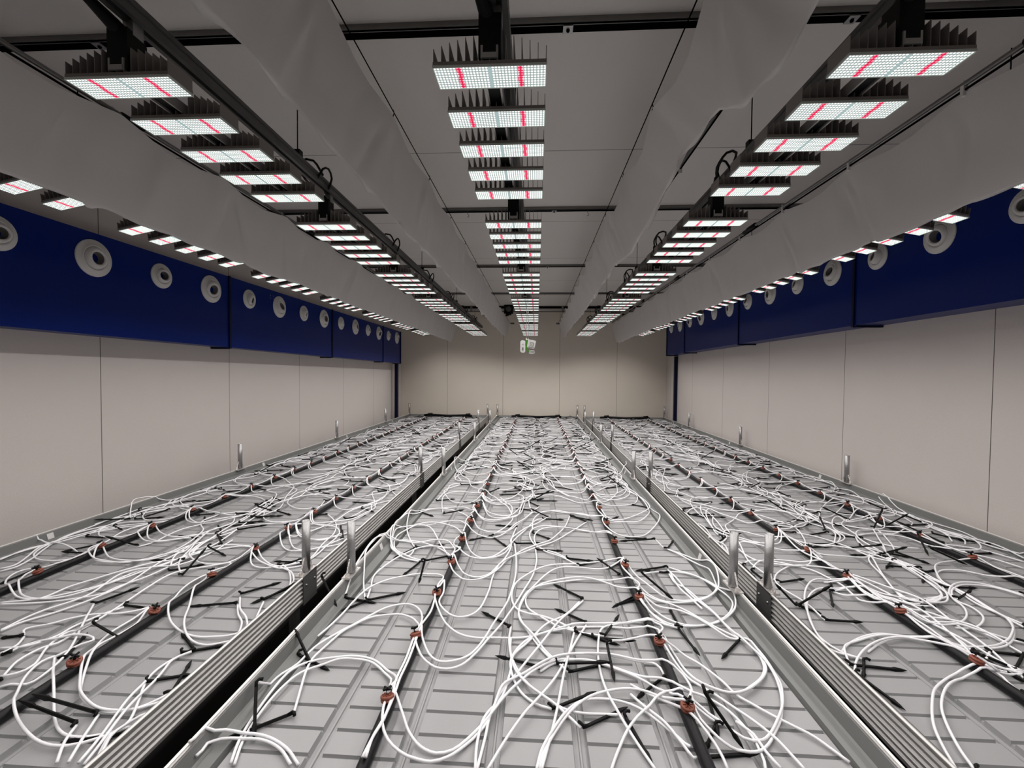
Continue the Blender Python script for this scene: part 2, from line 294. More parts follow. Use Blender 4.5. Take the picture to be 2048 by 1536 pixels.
-1.451,2.458 -1.421,2.34 -1.342,2.225 -1.26,2.164 -1.176,2.16 -1.123,2.197 -1.064,2.247 -1.005,2.299
-1.439,2.445 -1.324,2.274 -1.246,2.187 -1.173,2.171 -1.113,2.232 -1.062,2.344
-1.545,1.302 -1.534,1.334 -1.523,1.362 -1.497,1.382 -1.534,1.399 -1.591,1.395 -1.622,1.378 -1.686,1.359 -1.711,1.33 -1.724,1.294
-1.499,1.595 -1.515,1.575 -1.57,1.547 -1.653,1.535 -1.712,1.502 -1.75,1.466 -1.811,1.435 -1.834,1.378
-1.495,1.894 -1.47,1.931 -1.437,1.961 -1.467,1.996 -1.518,1.973 -1.587,1.922 -1.632,1.85 -1.636,1.726 -1.616,1.592 -1.614,1.498 -1.615,1.433 -1.607,1.365 -1.627,1.336 -1.631,1.267 -1.59,1.192
-1.479,2.191 -1.575,2.195 -1.677,2.11 -1.739,2.023 -1.813,1.959 -1.859,1.884 -1.917,1.812 -1.969,1.73 -1.988,1.629 -2.091,1.635 -2.198,1.683 -2.282,1.737 -2.336,1.796 -2.349,1.846 -2.316,1.884
-2.306,1.876 -2.276,1.801 -2.19,1.713 -2.093,1.649 -2.015,1.627 -1.934,1.64 -1.868,1.694 -1.812,1.788 -1.79,1.889 -1.749,1.983 -1.72,2.106 -1.654,2.2 -1.504,2.201
-2.306,1.876 -2.27,1.906 -2.234,1.965 -2.25,2.044 -2.294,2.172
-2.294,2.172 -2.289,2.105 -2.238,2.044 -2.147,1.981 -2.054,1.96 -1.974,1.966 -1.903,2.01 -1.83,2.077 -1.762,2.125 -1.726,2.172
-2.283,2.161 -2.207,2.089 -2.094,2.015 -1.992,1.984 -1.91,1.99 -1.847,2.055 -1.814,2.165 -1.778,2.237 -1.758,2.339
-2.294,2.172 -2.32,2.293 -2.323,2.401 -2.3,2.49 -2.227,2.542
-2.293,2.476 -2.294,2.403 -2.25,2.325 -2.168,2.255 -2.075,2.213 -2.003,2.219 -1.943,2.273 -1.851,2.305
-2.28,2.462 -2.159,2.359 -2.037,2.29 -1.953,2.284 -1.899,2.327 -1.814,2.36
-2.293,2.476 -2.349,2.427 -2.42,2.393 -2.476,2.306 -2.521,2.202 -2.597,2.102 -2.583,1.947
-2.118,1.593 -1.962,1.645 -1.855,1.754 -1.813,1.87 -1.757,1.945 -1.746,2.083 -1.778,2.237 -1.805,2.472 -1.838,2.759 -1.864,2.989
-2.095,1.576 -1.952,1.606 -1.791,1.664 -1.769,1.745 -1.722,1.86 -1.714,2.045 -1.704,2.267 -1.773,2.661 -1.804,2.994
-1.882,1.414 -1.867,1.479 -1.812,1.565 -1.771,1.645 -1.754,1.777 -1.797,2.038 -1.823,2.234 -1.881,2.363
-1.894,1.424 -1.887,1.524 -1.826,1.655 -1.842,1.818 -1.766,1.908 -1.678,1.951 -1.647,2.05 -1.649,2.272
-2.595,1.956 -2.591,2.038 -2.559,2.151 -2.532,2.302 -2.447,2.419 -2.3,2.49 -2.217,2.543
-2.648,2.144 -2.508,2.132 -2.383,2.097 -2.309,2.06
-2.462,1.855 -2.442,1.892 -2.488,1.984 -2.531,2.064 -2.559,2.151 -2.58,2.272 -2.552,2.368 -2.501,2.473 -2.364,2.5
-2.441,1.839 -2.416,1.885 -2.441,1.968 -2.521,2.086 -2.586,2.259 -2.584,2.408 -2.588,2.56 -2.496,2.703
-2.603,2.421 -2.598,2.749 -2.502,2.775 -2.563,2.928
-2.501,2.541 -2.611,2.658 -2.67,2.761 -2.646,2.84 -2.604,2.903 -2.547,3.014
-2.477,2.543 -2.543,2.63 -2.549,2.734 -2.509,2.852 -2.489,2.976
-1.116,0.94 -1.161,0.997 -1.186,1.046
-1.089,0.942 -1.131,1.019 -1.166,1.084
-1.065,0.943 -1.088,1.022 -1.13,1.129 -1.148,1.201 -1.166,1.267 -1.159,1.317 -1.152,1.334
-1.053,0.944 -1.078,1.039 -1.107,1.137 -1.136,1.246 -1.152,1.309 -1.123,1.35
-1.029,0.946 -1.066,1.019 -1.06,1.068 -1.142,1.195 -1.147,1.203
-1.021,0.946 -1.052,1.009 -1.045,1.052 -1.017,1.082 -1.001,1.107
-1.205,1.701 -1.135,1.603 -1.074,1.548 -1.035,1.496 -1.034,1.455
-1.17,1.638 -1.126,1.579 -1.075,1.526 -1.041,1.465 -1.032,1.425
-1.083,1.667 -1.06,1.608 -1.027,1.518
-1.201,1.997 -1.138,1.939 -1.074,1.844 -1.047,1.784
-1.203,1.979 -1.12,1.923 -1.06,1.845 -1.049,1.799
-1.556,1.166 -1.539,1.178 -1.482,1.192 -1.525,1.325 -1.739,1.608
-1.607,1.476 -1.634,1.422 -1.621,1.346 -1.559,1.256 -1.566,1.216 -1.599,1.199
-1.599,1.593 -1.634,1.542 -1.66,1.462 -1.654,1.4 -1.688,1.341 -1.766,1.326
-1.718,1.948 -1.756,2.002 -1.78,2.06 -1.771,2.102 -1.851,2.28
-1.6,1.869 -1.682,1.951 -1.731,2.023 -1.762,2.125 -1.852,2.331 -1.916,2.522
-2.359,2.865 -2.39,2.785 -2.223,2.726 -2.009,2.675 -1.87,2.721 -1.727,2.769
-2.283,2.757 -2.142,2.698 -1.944,2.663 -1.805,2.709 -1.705,2.771
-2.077,2.155 -2.048,2.215 -2.04,2.316 -1.997,2.515
-1.759,1.388 -1.732,1.347 -1.728,1.32 -1.734,1.302
-1.445,2.656 -1.448,2.561 -1.37,2.423 -1.258,2.328 -1.153,2.312 -1.105,2.418
-1.429,2.741 -1.505,3.02
-1.426,2.724 -1.46,2.622 -1.41,2.476 -1.309,2.349 -1.199,2.308 -1.12,2.365 -1.07,2.448
0.999,1.476 1.06,1.535 1.136,1.579 1.229,1.611 1.304,1.611 1.37,1.586 1.418,1.533 1.462,1.467 1.527,1.431
1.002,1.406 1.049,1.463 1.117,1.521 1.193,1.564 1.271,1.584 1.331,1.573 1.389,1.531 1.432,1.49 1.481,1.46 1.545,1.448
0.997,1.067 1.025,1.133 1.061,1.2 1.117,1.27 1.187,1.341 1.271,1.398 1.351,1.431 1.437,1.441 1.541,1.444
1.042,1.07 1.063,1.136 1.104,1.214 1.149,1.278 1.218,1.343 1.287,1.388 1.359,1.412 1.443,1.422 1.523,1.427
1.067,1.477 1.035,1.497 1.014,1.551 1.018,1.621 1.056,1.725 1.093,1.815 1.157,1.917 1.235,1.999 1.297,2.028 1.381,2.011 1.449,1.954 1.513,1.901 1.613,1.874 1.704,1.901 1.752,1.94 1.793,2.01
1.015,1.444 1.007,1.513 1.01,1.59 1.033,1.677 1.079,1.776 1.136,1.859 1.22,1.929 1.305,1.951 1.401,1.936 1.466,1.883 1.544,1.855 1.643,1.869 1.71,1.916 1.749,1.977
1.025,2.11 1.104,2.201 1.2,2.228 1.317,2.217 1.401,2.195 1.45,2.125
1.01,2.174 1.074,2.222 1.166,2.225 1.252,2.174 1.326,2.124 1.35,2.008 1.338,1.847 1.426,1.789
1.024,2.586 1.116,2.621 1.204,2.6 1.291,2.541 1.43,2.489 1.46,2.432
1.008,2.571 1.009,2.407 1.005,2.295 1.035,2.363 1.132,2.441 1.221,2.401 1.348,2.344 1.446,2.267
1.469,2.736 1.401,2.537 1.374,2.39 1.372,2.282 1.386,2.184
1.471,2.721 1.435,2.514 1.443,2.373 1.486,2.291 1.663,2.305 1.763,2.333
1.453,2.419 1.411,2.306 1.39,2.204 1.399,2.13 1.44,2.098
1.452,2.116 1.4,2.028 1.375,1.919 1.377,1.836 1.436,1.802
1.454,2.108 1.427,2.014 1.401,1.907 1.398,1.812 1.452,1.742
0.944,2.849 1.061,3.036 1.179,3.046 1.236,2.907 1.319,2.784 1.451,2.78 1.564,2.836 1.59,2.822
1.454,1.816 1.412,1.739 1.387,1.648 1.385,1.577 1.412,1.532 1.46,1.492 1.537,1.464
1.457,1.803 1.475,1.732 1.49,1.645 1.504,1.567 1.517,1.496 1.545,1.448
1.461,1.816 1.551,1.785 1.595,1.695 1.635,1.615 1.64,1.54
1.452,2.116 1.509,2.036 1.549,1.947 1.586,1.865 1.585,1.752 1.554,1.589 1.527,1.48 1.51,1.415
1.454,2.108 1.499,1.973 1.527,1.834 1.505,1.689 1.465,1.555 1.424,1.464 1.431,1.409
1.458,1.518 1.437,1.441 1.426,1.379 1.429,1.337
1.781,2.434 1.682,2.286 1.615,2.129 1.564,1.993 1.55,1.904 1.619,1.881 1.703,1.915
1.859,2.96 1.965,3.113 2.146,3.288 2.31,3.389
1.718,2.67 1.784,2.823 1.802,2.955 1.777,3.023 1.809,3.138 1.931,3.27
1.111,3.078 1.151,2.97 1.118,2.649 1.059,2.484 0.934,2.401
0.976,2.787 1.016,2.669 1.001,2.48 1.017,2.385 0.987,2.252 1.01,2.174
1.453,2.705 1.536,2.712 1.719,2.817 1.939,2.967 2.243,3.255
1.439,2.995 1.433,2.825 1.486,2.767 1.629,2.842 1.822,3.064 1.868,3.264
1.453,2.419 1.519,2.547 1.575,2.745 1.494,2.862 1.439,2.995
1.75,1.971 1.708,1.918 1.662,1.883 1.596,1.878 1.544,1.89 1.551,1.948 1.587,2.048 1.645,2.171 1.706,2.298 1.746,2.386 1.783,2.434
1.821,2.318 1.815,2.195 1.785,2.054 1.754,1.972 1.733,1.92 1.684,1.869 1.628,1.858 1.575,1.861 1.547,1.875 1.552,1.94
1.466,2.126 1.417,2.035 1.383,1.944 1.376,1.878 1.393,1.833 1.438,1.814
1.467,2.121 1.462,2.057 1.439,1.982 1.421,1.913 1.439,1.875 1.473,1.839 1.493,1.754 1.497,1.677 1.494,1.6 1.478,1.541
1.455,1.811 1.428,1.749 1.409,1.683 1.408,1.628 1.415,1.583 1.445,1.552 1.472,1.541
1.036,1.51 1.077,1.548 1.136,1.585 1.2,1.61 1.259,1.617 1.313,1.609 1.361,1.596 1.404,1.571 1.474,1.56 1.558,1.566 1.642,1.599 1.7,1.637 1.757,1.689 1.808,1.764 1.817,1.813 1.827,1.88 1.837,1.953 1.839,2.022 1.828,2.104 1.825,2.206 1.821,2.318
1.122,1.516 1.19,1.561 1.257,1.588 1.317,1.598 1.368,1.585 1.428,1.562 1.519,1.558 1.592,1.568 1.669,1.607 1.748,1.676 1.801,1.75 1.813,1.827 1.832,1.969 1.819,2.094 1.804,2.237 1.791,2.316
2.081,1.963 2.04,2.019 1.99,2.051 1.91,2.045 1.835,2.012 1.773,1.956 1.739,1.897 1.724,1.842 1.69,1.789 1.641,1.745 1.596,1.722 1.526,1.71 1.457,1.712 1.435,1.737
2.058,1.94 2.034,1.993 1.993,2.033 1.914,2.036 1.827,1.994 1.777,1.948 1.748,1.89 1.756,1.845 1.737,1.786 1.708,1.743 1.655,1.704 1.599,1.684 1.557,1.687
2.264,2.138 2.248,2.228 2.196,2.267 2.125,2.29 2.036,2.277 1.955,2.227 1.892,2.159 1.838,2.067 1.831,2.012 1.833,1.928 1.82,1.835 1.814,1.706
2.194,2.071 2.141,2.1 2.078,2.143 2.024,2.179 1.954,2.184 1.892,2.149 1.851,2.096 1.83,2.03 1.824,1.96 1.803,1.856 1.823,1.765 1.835,1.726
2.266,2.396 2.173,2.395 2.142,2.443 2.131,2.551 2.081,2.62 2.002,2.652 1.91,2.644 1.847,2.601 1.798,2.524 1.79,2.441 1.81,2.354 1.813,2.249 1.804,2.122
2.267,2.402 2.264,2.453 2.233,2.49 2.185,2.584 2.221,2.693 2.077,2.65 1.968,2.649 1.864,2.617 1.819,2.569 1.784,2.468 1.789,2.364 1.802,2.293
1.864,2.595 1.903,2.518 1.956,2.454 2.063,2.45
2.023,2.725 1.949,2.579 1.887,2.462 1.855,2.407
2.054,2.744 2.019,2.63 1.969,2.524 1.897,2.398
2.02,2.918 2.153,3.048 2.282,3.122 2.332,3.094 2.384,3.047 2.403,2.97 2.379,2.884 2.326,2.826
2,2.898 1.93,2.837 1.862,2.745 1.852,2.616
2.115,2.908 1.967,2.84 1.963,2.933 1.886,2.87 1.816,2.758 1.798,2.674 1.841,2.6
2.408,2.824 2.443,2.76 2.455,2.65 2.521,2.554 2.495,2.359
2.571,3.378 2.484,3.055 2.447,2.898 2.413,2.725 2.453,2.591 2.536,2.399
2.453,3.136 2.484,3.055 2.447,2.898 2.406,2.692 2.349,2.583
2.48,2.938 2.406,2.692 2.428,2.633 2.405,2.573 2.359,2.52
2.266,2.533 2.355,2.486 2.408,2.413 2.455,2.321
2.272,2.402 2.231,2.304 2.19,2.192 2.242,2.117
2.272,2.402 2.318,2.345 2.368,2.237
1.829,2.865 1.867,2.832 1.974,2.859 2.11,2.926 2.217,2.973 2.351,3.085 2.47,3.226
2.175,2.37 2.164,2.498 2.167,2.627 2.165,2.72 2.123,2.783 2.142,2.929 2.118,3.024
2.226,2.936 2.249,2.919 2.217,2.757 2.25,2.695 2.339,2.703
2.245,3.276 2.216,3.137 2.172,2.969 2.113,2.8 2.117,2.774
2.048,3.212 2.173,3.2 2.247,3.119 2.367,3.108 2.45,3.158 2.51,3.252 2.541,3.375
1.435,1.737 1.457,1.712 1.502,1.683 1.576,1.689 1.611,1.654 1.707,1.604
1.295,2.017 1.355,2.012 1.408,1.98 1.429,1.914 1.487,1.886 1.529,1.843 1.596,1.833
1.268,1.935 1.355,1.95 1.413,1.929 1.442,1.899 1.46,1.823
1.279,1.928 1.298,1.896 1.335,1.875 1.392,1.863 1.455,1.845
1.493,1.754 1.563,1.733 1.612,1.691 1.629,1.638 1.638,1.582
-0.4,3.287 -0.401,3.182 -0.351,3.065 -0.28,3.119 -0.199,3.175 -0.133,3.31 -0.089,3.607 -0.104,3.844 -0.211,4.063 -0.227,4.187
-0.421,3.339 -0.363,3.29 -0.246,3.051 -0.183,2.924 -0.147,2.767 -0.163,2.623 -0.202,2.521
-0.435,3.64 -0.428,3.453 -0.444,3.337 -0.387,3.184 -0.28,3.119 -0.126,3.133 0.015,3.245 0.125,3.28 0.23,3.213 0.321,3.124 0.429,3.098 0.428,3.042
-0.4,3.015 -0.376,3.04 -0.305,2.832 -0.233,2.742 -0.161,2.785 -0.105,2.974 -0.093,3.21 -0.139,3.283
-0.409,3.026 -0.425,2.946 -0.373,2.767 -0.303,2.699 -0.23,2.705 -0.159,2.748 -0.112,2.809 -0.082,3.089 0.016,3.524
0.422,2.997 0.453,2.818 0.54,2.788 0.651,2.873 0.76,2.984 0.783,3.05 0.789,3.213 0.765,3.391 0.729,3.62
0.421,3.041 0.407,2.892 0.441,2.743 0.529,2.697 0.64,2.741 0.756,2.942 0.77,3.163 0.748,3.56 0.709,3.957
0.432,2.76 0.409,2.687 0.415,2.572 0.458,2.498 0.566,2.492 0.673,2.593 0.8,2.847 0.789,3.051
0.432,2.76 0.355,2.829 0.24,2.878 0.146,2.931 0.047,2.882 -0.005,2.877 -0.039,2.98 -0.049,3.164 -0.021,3.267
0.438,2.761 0.388,2.794 0.3,2.844 0.209,2.896 0.113,2.918 0.047,2.882 -0.01,2.742 -0.02,2.52
0.419,3.36 0.402,3.47 0.418,3.686 0.497,3.864 0.586,3.946 0.705,3.884 0.756,3.718 0.74,3.56 0.654,3.354 0.563,3.293 0.479,3.312 0.427,3.36
0.412,3.359 0.448,3.533 0.541,3.698 0.663,3.742 0.735,3.651 0.732,3.443 0.668,3.277 0.586,3.219 0.49,3.236
-0.414,4.257 -0.492,4.535 -0.566,4.632 -0.659,4.622 -0.707,4.463 -0.818,4.403 -0.785,4.176 -0.727,4.013
-0.428,4.3 -0.302,4.18 -0.164,4.028 -0.029,4.122 0.095,4.352 0.198,4.505 0.215,4.766
-0.414,4.257 -0.29,4.015 -0.214,3.945 -0.109,3.994 0.017,4.126 0.115,4.354 0.196,4.71
-0.225,4.145 -0.196,3.947 -0.137,3.805 -0.099,3.671 -0.143,3.54 -0.216,3.443 -0.306,3.406
0.428,4.734 0.37,4.522 0.275,4.613 0.174,4.655 0.018,4.746 -0.111,4.788 -0.247,4.719 -0.409,4.757
0.418,4.294 0.31,4.373 0.208,4.273 0.108,4.094 0.017,3.967 -0.104,3.844 -0.281,3.901
0.41,3.929 0.273,3.843 0.147,3.904 0.016,3.819 -0.084,3.706
0.405,3.718 0.316,3.847 0.189,3.871 0.093,3.826 0.098,3.657 0.133,3.504
0.418,4.294 0.48,4.171 0.6,3.984 0.731,4.035 0.854,4.208 0.89,4.385
0.413,4.005 0.454,3.79 0.553,3.667 0.619,3.673"""
SK="""0.2,1.792,-0.93,0.079,1.917,-0.935
0.195,1.619,-0.93,0.078,1.716,-0.935
0.143,1.561,-0.93,0.295,1.496,-0.935
0.205,1.525,-0.93,0.356,1.526,-0.935
0.246,1.538,-0.93,0.325,1.676,-0.925
0.244,1.472,-0.91,0.244,1.314,-0.935
0.07,1.38,-0.93,0.243,1.365,-0.906
0.106,1.343,-0.93,0.25,1.404,-0.935
0.129,1.131,-0.93,0.264,1.218,-0.935
0.246,1.187,-0.93,0.287,1.035,-0.935
0.53,1.614,-0.93,0.535,1.754,-0.935
0.451,1.878,-0.849,0.575,1.809,-0.935
0.628,2.124,-0.93,0.47,2.072,-0.935
0.621,2.06,-0.93,0.516,2.081,-0.935
0.434,1.844,-0.93,0.306,1.737,-0.935
0.438,1.817,-0.93,0.323,1.757,-0.935
0.401,1.344,-0.93,0.291,1.247,-0.935
0.212,2.101,-0.93,0.344,2.188,-0.935
0.156,2.182,-0.93,0.294,2.165,-0.935
0.393,2.02,-0.93,0.3,2.148,-0.908
0.417,2.149,-0.93,0.331,2.079,-0.935
0.647,2.399,-0.9,0.457,2.437,-0.935
0.62,2.474,-0.93,0.506,2.496,-0.935
0.221,2.83,-0.93,0.367,2.766,-0.935
0.32,2.731,-0.93,0.23,2.87,-0.935
0.435,2.757,-0.93,0.545,2.863,-0.935
0.083,2.799,-0.93,-0.04,2.899,-0.906
0.044,2.762,-0.93,0.184,2.766,-0.935
0.006,2.924,-0.93,-0.141,2.972,-0.935
-0.112,2.605,-0.93,-0.249,2.637,-0.935
-0.112,2.349,-0.93,0.039,2.379,-0.935
0.002,2.276,-0.93,0.149,2.278,-0.935
-0.254,2.442,-0.93,-0.372,2.383,-0.935
-0.25,2.448,-0.93,-0.148,2.306,-0.935
-0.56,2.083,-0.93,-0.606,1.933,-0.935
-0.465,1.806,-0.797,-0.51,1.872,-0.935
-0.681,1.713,-0.93,-0.543,1.798,-0.935
-0.78,1.729,-0.93,-0.634,1.702,-0.935
-0.682,1.706,-0.93,-0.754,1.634,-0.935
-0.629,2.255,-0.93,-0.482,2.314,-0.935
-0.773,2.84,-0.93,-0.654,2.762,-0.935
-1.193,1.056,-0.93,-1.337,1.038,-0.862
-1.174,1.092,-0.93,-1.297,1.037,-0.843
-1.037,1.034,-0.93,-1.18,1.002,-0.935
-1.153,1.212,-0.93,-1.046,1.259,-0.935
-1.158,1.346,-0.93,-1.04,1.403,-0.935
-1.121,1.362,-0.93,-1.249,1.456,-0.935
-1.55,1.427,-0.891,-1.399,1.398,-0.935
-1.614,1.608,-0.93,-1.469,1.596,-0.935
-1.185,1.659,-0.93,-1.363,1.623,-0.935
-1.22,1.724,-0.93,-1.114,1.846,-0.935
-1.096,1.685,-0.93,-1.016,1.822,-0.913
-0.884,1.742,-0.848,-0.777,1.66,-0.935
-0.781,1.167,-0.88,-0.703,1.039,-0.935
-0.65,1.128,-0.93,-0.786,1.03,-0.935
-0.705,1.323,-0.93,-0.821,1.429,-0.9
-0.776,1.369,-0.93,-0.635,1.304,-0.935
-1.687,1.899,-0.93,-1.575,1.991,-0.935
-1.591,1.864,-0.93,-1.587,2.008,-0.859
-1.689,2.142,-0.912,-1.543,2.082,-0.935
-1.663,2.212,-0.93,-1.777,2.324,-0.915
-2.097,2.166,-0.93,-2.154,2.049,-0.838
-2.229,2.057,-0.93,-2.389,2.053,-0.928
-2.431,2.742,-0.93,-2.469,2.6,-0.935
-2.511,2.549,-0.93,-2.622,2.433,-0.935
-2.479,2.545,-0.93,-2.332,2.611,-0.935
-2.592,2.693,-0.919,-2.464,2.6,-0.935
-1.869,2.452,-0.93,-1.701,2.554,-0.935
-1.753,2.641,-0.858,-1.735,2.781,-0.935
-1.774,1.4,-0.93,-1.842,1.383,-0.935
-1.711,1.316,-0.93,-1.732,1.3,-0.935
-1.503,1.296,-0.93,-1.578,1.437,-0.935
-1.213,1.989,-0.93,-1.148,2.092,-0.935
1.077,1.472,-0.93,1.017,1.387,-0.935
1.011,1.442,-0.93,1.18,1.431,-0.935
1.056,1.802,-0.93,1.164,1.76,-0.82
1.052,1.802,-0.93,0.943,1.757,-0.822
1.065,1.796,-0.93,1.121,1.753,-0.935
1.026,2.121,-0.93,1.039,2.021,-0.935
1.066,2.523,-0.93,1.02,2.47,-0.935
1.07,2.511,-0.93,1.107,2.647,-0.935
1.006,2.938,-0.93,1.121,2.877,-0.935
1.596,2.828,-0.93,1.484,2.843,-0.935
1.718,2.669,-0.93,1.58,2.617,-0.935
1.727,2.684,-0.93,1.777,2.83,-0.884
1.754,2.867,-0.93,1.875,2.828,-0.935
2.016,2.921,-0.93,1.881,2.981,-0.868
2.062,2.769,-0.93,2.161,2.831,-0.821
2.115,2.773,-0.93,2.222,2.718,-0.82
2.431,2.854,-0.93,2.294,2.847,-0.935
2.27,2.545,-0.93,2.116,2.688,-0.853
2.09,2.5,-0.861,2.039,2.368,-0.935
1.996,2.309,-0.872,2.136,2.265,-0.935
1.837,2.157,-0.93,1.921,2.192,-0.935
1.839,2.157,-0.93,1.745,2.051,-0.935
1.793,2.358,-0.881,1.66,2.438,-0.935
1.79,2.358,-0.93,1.825,2.231,-0.838
1.773,2.346,-0.93,1.629,2.347,-0.935
1.811,2.392,-0.93,1.927,2.338,-0.935
1.608,1.837,-0.93,1.483,1.897,-0.935
1.593,1.882,-0.93,1.544,1.803,-0.935
1.535,1.542,-0.93,1.64,1.539,-0.935
0.431,1.115,-0.806,0.524,1.096,-0.935
0.405,1.061,-0.93,0.562,1.089,-0.935
0.488,1.173,-0.93,0.424,1.084,-0.935
-0.235,4.32,-0.93,-0.384,4.352,-0.935
-0.227,4.188,-0.93,-0.324,4.223,-0.935
-0.059,4,-0.93,-0.205,3.95,-0.935
0.204,4.903,-0.93,0.072,4.803,-0.935
-0.033,4.424,-0.873,-0.144,4.519,-0.935
-0.147,5.319,-0.926,-0.338,5.314,-0.935
0.032,3.575,-0.93,-0.083,3.696,-0.935
0.133,3.393,-0.93,-0.014,3.33,-0.935
0.143,3.554,-0.93,0.3,3.498,-0.935
-0.144,3.314,-0.93,-0.281,3.293,-0.935
-0.36,3.335,-0.93,-0.265,3.226,-0.861
-0.18,3.495,-0.93,-0.076,3.407,-0.935
-0.109,2.608,-0.93,-0.241,2.636,-0.935
0.303,6.328,-0.93,0.105,6.334,-0.92
0.157,6.136,-0.863,-0.089,6.129,-0.935
-0.065,6.382,-0.93,-0.265,6.379,-0.912
0.34,5.347,-0.916,0.091,5.36,-0.935
0.688,5.687,-0.93,0.513,5.698,-0.935
0.599,5.033,-0.93,0.459,5.075,-0.935
0.63,4.524,-0.93,0.785,4.508,-0.873
0.582,4.174,-0.909,0.418,4.189,-0.935
0.663,3.75,-0.86,0.553,3.84,-0.935
0.697,3.62,-0.93,0.552,3.55,-0.935
0.571,6.201,-0.893,0.44,6.283,-0.935
0.651,5.931,-0.898,0.514,5.856,-0.935
0.777,5.891,-0.883,0.662,5.792,-0.935
0.597,5.327,-0.86,0.446,5.331,-0.935
-0.198,4.833,-0.93,-0.302,4.755,-0.837
-0.22,4.512,-0.93,-0.319,4.405,-0.935
-0.027,7.313,-0.852,-0.206,7.301,-0.935"""

# ------------------------------------------------------------------ room shell
XL, XR, YB, YF, ZC, ZF = -2.854, 2.62, 9.05, -1.6, 1.288, -1.75
def shell(name, box, m):
    b = MB(); b.box(*box); return tag(b.obj(name, m), kind='structure')
T = .12
WALLC = (.62, .572, .545)
shell('floor', (XL-T, XR+T, YF-T, YB+T, ZF-T, ZF), M['floor'])
shell('ceiling', (XL-T, XR+T, YF-T, YB+T, ZC, ZC+T), panel_mat('ceiling_panel', (.72, .69, .66), 'Y', 2.589, 1.2, seam=(.2,.19,.18), width=.006))
shell('wall_left', (XL-T, XL, YF-T, YB+T, ZF, ZC), panel_mat('wall_panel_left', WALLC, 'Y', 2.708, 1.2))
shell('wall_right', (XR, XR+T, YF-T, YB+T, ZF, ZC), panel_mat('wall_panel_right', WALLC, 'Y', 2.673, 1.22))
shell('wall_back', (XL, XR, YB, YB+T, ZF, ZC), panel_mat('wall_panel_back', (.66, .605, .53), 'X', -.705, 1.165))
shell('wall_front', (XL, XR, YF-T, YF, ZF, ZC), panel_mat('wall_panel_front', WALLC, 'X', -.705, 1.165))

